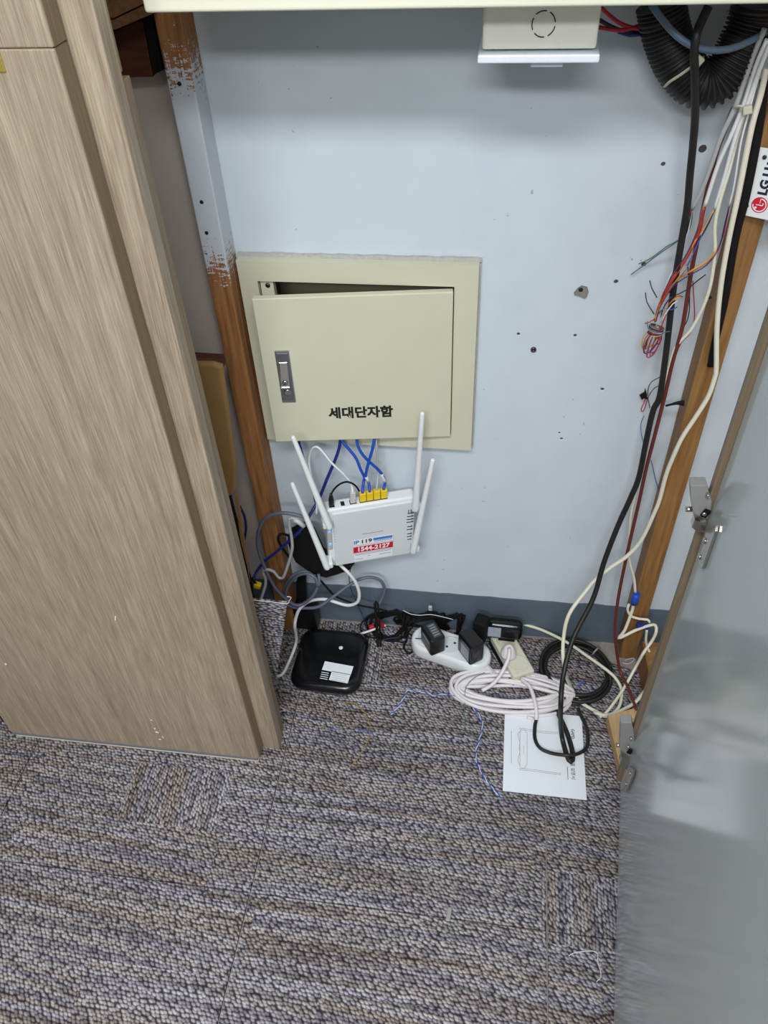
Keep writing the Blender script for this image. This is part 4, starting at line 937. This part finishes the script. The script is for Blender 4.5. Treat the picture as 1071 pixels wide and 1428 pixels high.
b = MB(); b.box((0.012, -0.0757, 0.012), (0.022, 0.002, 0.004), None, 0.0005, 1); b.build('button', M['steel_dk'], md)

# ---------------------------------------------------------------- power strips and adapters
s1 = thing('power_strip', (-0.054, -0.076, 0), 'white rounded power strip with black adapters plugged in', 'power strip', (0, 0, math.radians(-17)))
b = MB()
def stad(L_, w, z, n=12):
    out = []
    for k in range(n+1):
        a = math.radians(-90+180*k/n); out.append((L_/2-w/2+w/2*math.cos(a), w/2*math.sin(a), z))
    for k in range(n+1):
        a = math.radians(90+180*k/n); out.append((-L_/2+w/2+w/2*math.cos(a), w/2*math.sin(a), z))
    return out
def loft(b, rings):
    vr = [[b.bm.verts.new(p) for p in rg] for rg in rings]
    for A, B_ in zip(vr, vr[1:]):
        for k in range(len(A)):
            f = b.bm.faces.new([A[k], A[(k+1) % len(A)], B_[(k+1) % len(A)], B_[k]]); f.smooth = True
    b.bm.faces.new(vr[0][::-1]); b.bm.faces.new(vr[-1])
loft(b, [stad(0.172, 0.064, 0.0), stad(0.176, 0.068, 0.006), stad(0.176, 0.068, 0.027), stad(0.172, 0.064, 0.034), stad(0.164, 0.056, 0.036)])
b.build('case', M['wplastic'], s1)
for x in (-0.052, 0.0, 0.052):
    w = MB(); w.lathe([(0.0215, 0), (0.0215, 0.0010), (0.0198, 0.0012), (0.0185, 0.0002)], (x, 0, 0.0364), None, 24)
    so_ = w.build('socket', M['wplastic2'], s1)
    for s_ in (-1, 1):
        v = RZ(51) @ Vector((s_*0.0095, 0, 0))
        MB().lathe([(0.0027, 0), (0.0027, 0.0003)], (x+v.x, v.y, 0.0368), None, 10).build('pin_hole', M['ink'], so_)
b = MB()
b.tube([(0.084, -0.012, 0.018), (0.094, -0.016, 0.016), (0.106, -0.022, 0.014)], [0.0068, 0.006, 0.005], 10)
for k in range(6):
    b.tube([(0.086+0.0034*k, -0.0125-0.0016*k, 0.0178), (0.0875+0.0034*k, -0.0132-0.0016*k, 0.0176)], 0.0076-0.0003*k, 10)
b.build('strain_relief', M['rosy_white'], s1)

s2 = thing('power_strip', (0.0745, -0.079, 0), 'cream short power strip on a black base with a white plug', 'power strip', (0, 0, math.radians(26.6)))
MB().box((0, 0, 0.006), (0.052, 0.120, 0.012), None, 0.002, 2).build('base', M['black_mt'], s2)
MB().box((0, 0, 0.0225), (0.048, 0.114, 0.021), None, 0.004, 3).build('case', M['cream_pl'], s2)
for y in (-0.030, 0.028):
    MB().lathe([(0.0195, 0), (0.0195, 0.0010), (0.0185, 0.0012), (0.017, 0.0002)], (0, y, 0.0334), None, 24).build('socket', M['cream_pl'], s2)

def adapter(loc, yaw, size, m, label, face=None, tilt=0, lab_m='label_gr'):
    a = thing('power_adapter', loc, label, 'adapter', (math.radians(tilt), 0, math.radians(yaw)), 'black power adapters')
    w, d, h_ = size
    MB().box((0, 0, h_/2), size, None, min(size)*0.14, 3).build('case', m, a)
    MB().box((0, 0, -0.0006), (w*0.55, d*0.5, 0.0025), None, 0.0006, 1).build('plug_face', M['black_mt'], a)
    return a
a1 = adapter((-0.0915, -0.083, 0.0385), 32, (0.034, 0.050, 0.050), M['black'], 'black adapter with grey printed top, leftmost on the white strip')
MB().box((0.0025, 0.0, 0.0503), (0.017, 0.036, 0.0006)).build('sticker', M['label_dk'], a1)
for k in range(5):
    MB().box((0.0025, 0.013-0.0065*k, 0.0507), (0.012, 0.0016, 0.0004)).build('printed_line', M['label_gr'], a1)
MB().box((-0.0172, -0.002, 0.036), (0.0006, 0.030, 0.003)).build('seam', M['label_gr'], a1)
a2 = adapter((-0.012, -0.098, 0.0385), 36, (0.034, 0.050, 0.058), M['black_gl'], 'glossy black adapter with a grey side label, right on the white strip')
MB().box((-0.0173, -0.004, 0.026), (0.0006, 0.028, 0.032), None, 0.0002, 1).build('sticker', M['label_gr'], a2)
a4 = adapter((0.0065, -0.052, 0.0385), -17, (0.028, 0.030, 0.062), M['black_mt'], 'narrow black adapter standing behind the glossy one on the white strip')
a3 = thing('power_adapter', (0.0555, -0.045, 0.0365), 'oval black adapter with a pale label on the cream strip', 'adapter', (math.radians(-14), 0, math.radians(-2)), 'black power adapters')
b = MB(); b.box((0, 0, 0.024), (0.075, 0.030, 0.044), None, 0.0125, 5); b.build('case', M['black_gl'], a3, True)
MB().box((0.006, 0, 0.0010), (0.034, 0.022, 0.003), None, 0.0008, 1).build('plug_face', M['black_mt'], a3)
MB().box((-0.0205, -0.0149, 0.023), (0.027, 0.0008, 0.024), None, 0.0003, 1).build('sticker', M['label_gr'], a3)

pg = thing('plug', (0.0665, -0.0865, 0.0342), 'white round mains plug in the front socket of the cream strip', 'plug')
MB().lathe([(0.0165, 0), (0.0165, 0.006), (0.0145, 0.012), (0.011, 0.020), (0.0075, 0.024)], (0, 0, 0), None, 24).build('body', M['rosy_white'], pg)
pgo = Vector((0.0665, -0.0865, 0.0342))
cable('cord', [Vector(p)-pgo for p in [(0.0665, -0.0865, 0.054), (0.067, -0.097, 0.062)] + [(0.0661,-0.1075,0.05),(0.0585,-0.1261,0.04),(0.0494,-0.1412,0.03),(0.0359,-0.1563,0.022),(0.0164,-0.1696,0.018)]], 0.0040, M['rosy_white'], parent=pg)

# oval coil of white mains cord
cc = Vector((0.075,-0.1597,0))
pts = []
turns = 10
for k in range(turns*16+1):
    t_ = k/16.0; a = 2*math.pi*t_ + 0.2
    i = int(t_)
    lay = min(t_ % 5, 4.0) if i < 5 else min((t_-5) % 5, 4.0)
    ax_ = 0.127 - 0.0082*lay
    ay_ = 0.053 - 0.0080*lay
    wob = 0.0035*math.sin(2*a+i*1.7) + 0.002*math.sin(3*a+i)
    pts.append((cc.x + ax_*math.cos(a) + 0.003*math.sin(i*1.3), cc.y - 0.003 + ay_*math.sin(a) + wob, 0.0045 + 0.0080*(1 if t_ >= 5 else 0) + 0.0025*(1+math.sin(a+i*0.9))))
tail = [(0.0959,-0.1368,0.026),(0.1103,-0.154,0.028),(0.1205,-0.1838,0.026),(0.1254,-0.2062,0.018),(0.1261,-0.2206,0.01)]
wc = cable('mains_cord', pts + tail, 0.0039, M['rosy_white'], 'white mains cord coiled in an oval on the carpet', 'cable', step=0.008)
cable('sleeve', [(0.1261,-0.219,0.01),(0.1237,-0.2313,0.006),(0.1238,-0.2593,0.005),(0.1333,-0.2784,0.005),(0.1535,-0.287,0.0055),(0.1794,-0.2932,0.0135),(0.1998,-0.2885,0.012),(0.2186,-0.2723,0.006),(0.2249,-0.254,0.005),(0.2235,-0.2243,0.005),(0.2149,-0.201,0.005),(0.2086,-0.182,0.005)], 0.0036, M['rubber'], 'black length of the cord', parent=wc)
cable('loose_end', [(0.1082,-0.2136,0.006),(0.1168,-0.2153,0.005),(0.1237,-0.2246,0.0055)], 0.0038, M['rosy_white'], parent=wc)

# ring of black cable
cb_ = Vector((0.2066,-0.096,0))
pts = []
for k in range(4*20+1):
    t_ = k/20.0; a = 2*math.pi*t_; i = int(t_)
    r_ = 0.0715 - 0.0055*(i % 3) + 0.002*math.sin(a*2+i)
    pts.append((cb_.x + r_*math.cos(a), cb_.y + 0.002 + r_*1.06*math.sin(a), 0.0045 + 0.0075*(i//2) + 0.0025*math.sin(a+i*2)))
bc = cable('cable_coil', pts, 0.0040, M['rubber'], 'black cable coiled in a ring on the floor by the baseboard', 'cable', step=0.009)
MB().tube(spline([(0.2431,-0.0488,0.006),(0.2456,-0.0496,0.02),(0.2512,-0.0446,0.024),(0.2568,-0.0275,0.012)], 0.004), 0.0020, 6, flat=(1, 0.5)).build('tie', M['clip'], bc)

# tangled adapter cords by the baseboard
def tangle(name, label, px, ax, az, turns_, r, seed, m='black_mt', zmax=0.03):
    q = random.Random(seed); c0 = Vector(px); pts = []
    ph = q.uniform(0, 6)
    for k in range(turns_*9+1):
        t_ = k/9.0; a = 2*math.pi*t_
        i = int(t_); s_ = random.Random(seed*100+i)
        ex, ey = ax*s_.uniform(0.55, 1.05), az*s_.uniform(0.5, 1.05)
        ox, oy = s_.uniform(-0.25, 0.25)*ax, s_.uniform(-0.25, 0.25)*az
        th = s_.uniform(-0.4, 0.4)
        u, v = ex*math.cos(a), ey*math.sin(a)
        pts.append((c0.x+ox+u*math.cos(th)-v*math.sin(th), min(-0.008, c0.y+oy+u*math.sin(th)+v*math.cos(th)), max(r+0.001, zmax*(0.5+0.5*math.sin(a*0.7+i*1.9+ph)))))
    return cable(name, pts, r, M[m], label, 'cable')
t1 = tangle('cord_bundle', 'tangled black adapter cord between the modem and the white strip', (-0.1935,-0.0213,0), 0.058, 0.034, 8, 0.0019, 3, zmax=0.05)
t2 = tangle('cord_bundle', 'bundled black adapter cord behind the white strip', (-0.1238,-0.0019,0), 0.062, 0.020, 9, 0.0022, 5, zmax=0.055)
t3 = tangle('cord_bundle', 'bundled black adapter cord between the left and glossy adapters', (-0.0595,-0.0112,0), 0.030, 0.020, 7, 0.0022, 8, zmax=0.055)
o = MB().tube(spline([(-0.2115,-0.0734,0.004),(-0.2137,-0.0607,0.03),(-0.2151,-0.05,0.0966),(-0.216,-0.048,0.1175),(-0.2107,-0.044,0.1134),(-0.2078,-0.0582,0.03),(-0.2053,-0.0728,0.004)], 0.004), 0.0030, 8, flat=(1, 0.45)).build('strap_tie', M['black_mt'])
tag(o, 'black strap tie standing up out of the tangled black cord', 'cable tie')
cable('cable', [(-0.1515,-0.0516,0.004),(-0.1559,-0.0675,0.004),(-0.1431,-0.0844,0.003),(-0.1337,-0.0709,0.004),(-0.1308,-0.0535,0.012),(-0.1443,-0.0437,0.02)], 0.0021, M['black_mt'], 'small loop of black cord just left of the white strip')
rc = cable('marker_tag', [(-0.2535,-0.0521,0.016),(-0.2381,-0.0477,0.02),(-0.2171,-0.0388,0.024),(-0.1992,-0.0305,0.026)], 0.0026, M['white_w'], 'white stick with red clips among the tangled black cord', 'marker')
for q in [(-0.2295,-0.0393,0.028),(-0.2158,-0.0235,0.03),(-0.2079,-0.0346,0.03)]:
    MB().box(q, (0.012, 0.008, 0.009), RZ(rnd.uniform(-40, 40)), 0.0015, 1).build('clip', M['red_w'], rc)
MB().box((-0.102,-0.03,0.0961), (0.008, 0.006, 0.012), None, 0.001, 1).build('cord_tag', M['grey_lt'], t2)
cable('wire', [(-0.2074,-0.0571,0.006),(-0.1864,-0.049,0.006),(-0.1632,-0.0454,0.007),(-0.1374,-0.0623,0.03),(-0.1128,-0.0754,0.048),(-0.1007,-0.0756,0.05)], 0.0011, M['navy_w'], 'thin navy wire from the black cord to the left adapter', 'wire', seg=6)
cable('wire', [(-0.1601,-0.03,0.0816),(-0.1444,-0.034,0.0765),(-0.1243,-0.036,0.0768),(-0.1014,-0.036,0.0821),(-0.0772,-0.034,0.0756),(-0.0528,-0.034,0.0691)], 0.0008, M['white_w'], 'thin white wire lying over the black cords behind the strip', 'wire', seg=5)

# ---------------------------------------------------------------- paper leaflet
pp = [(0.0644,-0.1969,0.0006),(0.2156,-0.1966,0.0006),(0.2175,-0.3729,0.0006),(0.0652,-0.3724,0.0006)]
lf = MB().prism(pp, (0, 0, 0.0008)).build('leaflet', M['paper'])
tag(lf, 'white instruction leaflet lying on the carpet under black cable', 'leaflet')
def pl(pts, r=0.00035, closed=False, mm='grey_ink'):
    MB().tube([(p[0], p[1], 0.0015) for p in pts], r, 4, closed, flat=(1, 0.3)).build('printed_line', M[mm], lf)
pl([(0.0978,-0.2402,0),(0.1048,-0.241,0),(0.109,-0.2485,0),(0.1095,-0.3131,0),(0.1055,-0.321,0),(0.1002,-0.3231,0),(0.0961,-0.3191,0),(0.0951,-0.2469,0)], closed=True)
pl([(0.095,-0.2437,0),(0.091,-0.2505,0),(0.0925,-0.2599,0),(0.0954,-0.2689,0),(0.0941,-0.2784,0),(0.0957,-0.2905,0),(0.0931,-0.2999,0),(0.0919,-0.3091,0),(0.0961,-0.3176,0)])
pl([(0.0935,-0.2375,0),(0.1159,-0.2382,0),(0.1437,-0.2398,0),(0.1686,-0.2386,0),(0.1685,-0.2418,0),(0.1436,-0.243,0),(0.1159,-0.2414,0),(0.095,-0.2405,0)], closed=True)
pl([(0.0948,-0.3237,0),(0.1229,-0.3234,0),(0.1496,-0.3248,0),(0.1722,-0.3251,0),(0.1721,-0.328,0),(0.1496,-0.3277,0),(0.123,-0.3264,0),(0.0948,-0.3267,0)], closed=True)
pl([(0.0783,-0.2456,0),(0.0798,-0.315,0)], 0.0004)
pl([(0.1023,-0.2744,0),(0.1025,-0.2928,0)], 0.0003)
pl([(0.1845,-0.3104,0),(0.1851,-0.3367,0)], 0.0007)
q = Vector((0.1968,-0.2386,0)); text('lettering', 'GAPD', 0.0082, M['ink'], lf, frame((q.x, q.y, 0.0015), (0, -1, 0), (1, 0, 0)), 0.0001, 0.0001)
q = Vector((0.1944,-0.3137,0)); text('lettering', '제품 설명서', 0.0088, M['navy'], lf, frame((q.x, q.y, 0.0015), (0, -1, 0), (1, 0, 0)), 0.0, 0.0001)

# ---------------------------------------------------------------- scraps on the carpet
tp = [(-0.1623,-0.2344,0.0014),(-0.1535,-0.2234,0.0014),(-0.1464,-0.2091,0.0014),(-0.141,-0.1931,0.0014),(-0.1342,-0.175,0.0014),(-0.1179,-0.1749,0.0014),(-0.097,-0.1761,0.0014),(-0.0803,-0.1812,0.0014),(-0.0587,-0.1754,0.0014),(-0.0376,-0.1852,0.012),(-0.017,-0.1898,0.012),(-0.0051,-0.1969,0.012),(0.0045,-0.2058,0.0014),(0.0167,-0.221,0.0014),(0.022,-0.2432,0.0014),(0.0177,-0.2692,0.0014),(0.0122,-0.2978,0.0014),(0.0147,-0.3188,0.0014),(0.0253,-0.3414,0.0014),(0.0396,-0.3615,0.0014),(0.0535,-0.377,0.0014),(0.0642,-0.3857,0.0014)]
sp_ = spline(tp, 0.002)
tw = thing('twisted_pair', tuple(sp_[0]), 'blue and white twisted wire pair winding over the carpet', 'wire')
for s_, mm in ((0, 'blue_w'), (math.pi, 'white_w')):
    path = []
    for i, v in enumerate(sp_):
        t_ = (sp_[min(i+1, len(sp_)-1)]-sp_[max(i-1, 0)]).normalized(); n_ = Vector((-t_.y, t_.x, 0)).normalized()
        a = i*0.55+s_
        path.append(v - sp_[0] + n_*0.0010*math.cos(a) + Vector((0, 0, 0.0007*math.sin(a))))
    MB().tube(path, 0.00115 if mm == 'blue_w' else 0.0009, 5).build('wire', M[mm], tw)
cable('wire', [(-0.2661,-0.2289,0.001),(-0.2574,-0.2194,0.001),(-0.243,-0.2161,0.001),(-0.2268,-0.2245,0.001),(-0.2088,-0.246,0.001),(-0.1994,-0.2695,0.001),(-0.1996,-0.2967,0.001),(-0.2069,-0.3226,0.001),(-0.2173,-0.3452,0.001),(-0.2294,-0.3646,0.001)], 0.0008, M['mustard'], 'mustard yellow wire scrap curved on the carpet', 'wire', seg=5)
cable('wire', [(-0.2248,-0.2821,0.001),(-0.2143,-0.276,0.001),(-0.2027,-0.2763,0.001),(-0.1916,-0.2831,0.001)], 0.0009, M['blue_w'], 'short blue wire scrap crossing the mustard yellow wire', 'wire', seg=5)
cable('wire', [(-0.2782,-0.2832,0.001),(-0.2731,-0.2794,0.001),(-0.2668,-0.282,0.001)], 0.0009, M['blue_w'], 'tiny blue wire scrap on the carpet left of the mustard wire', 'wire', seg=5)
cable('wire', [(0.02,-0.131,0.026),(0.0002,-0.1455,0.026),(-0.0158,-0.1672,0.022),(-0.017,-0.1911,0.014),(-0.0145,-0.2242,0.001),(-0.01,-0.2514,0.001),(0.0021,-0.2644,0.001),(0.0135,-0.2694,0.001)], 0.0007, M['green_w'], 'thin green wire lying over the white coiled cord', 'wire', seg=5)
cable('thread', [(0.1774,-0.6406,0.001),(0.1855,-0.6353,0.001),(0.1991,-0.6315,0.001),(0.215,-0.6285,0.001),(0.2238,-0.6316,0.001),(0.2221,-0.6423,0.001),(0.2258,-0.6543,0.001),(0.2263,-0.6645,0.001),(0.2193,-0.6725,0.001)], 0.0007, M['white_w'], 'white thread curled on the carpet at the lower right', 'thread', seg=5)
o = MB().box((-0.0167,-0.6016,0.0025), (0.007, 0.022, 0.004), RZ(-6), 0.0012, 2).build('clip', M['clip'])
tag(o, 'small grey plastic clip lying on the carpet in the foreground', 'clip')
cable('wire', [(0.2096,-0.1271,0.002),(0.2184,-0.1198,0.003),(0.2243,-0.1128,0.004)], 0.0011, M['blue_w'], 'tiny blue wire scrap inside the black cable ring', 'wire', seg=5)
cable('thread', [(0.305,-0.0577,0.002),(0.3136,-0.0604,0.002),(0.3225,-0.0565,0.003),(0.3304,-0.0472,0.004),(0.3234,-0.0454,0.003),(0.3113,-0.0515,0.002)], 0.0008, M['white_w'], 'white thread caught at the foot of the right stud', 'thread', seg=5)
cable('thread', [(-0.392,-0.2604,0.002),(-0.3848,-0.2529,0.002),(-0.3768,-0.2487,0.002),(-0.3829,-0.2472,0.004),(-0.3897,-0.2425,0.006)], 0.0009, M['white_w'], 'white thread on the carpet by the oak cabinet foot', 'thread', seg=5)
cable('thread', [(-0.1473,-0.4863,0.001),(-0.1398,-0.4841,0.001),(-0.1328,-0.4885,0.001)], 0.0006, M['white_w'], 'tiny pale thread in the middle of the carpet', 'thread', seg=5)
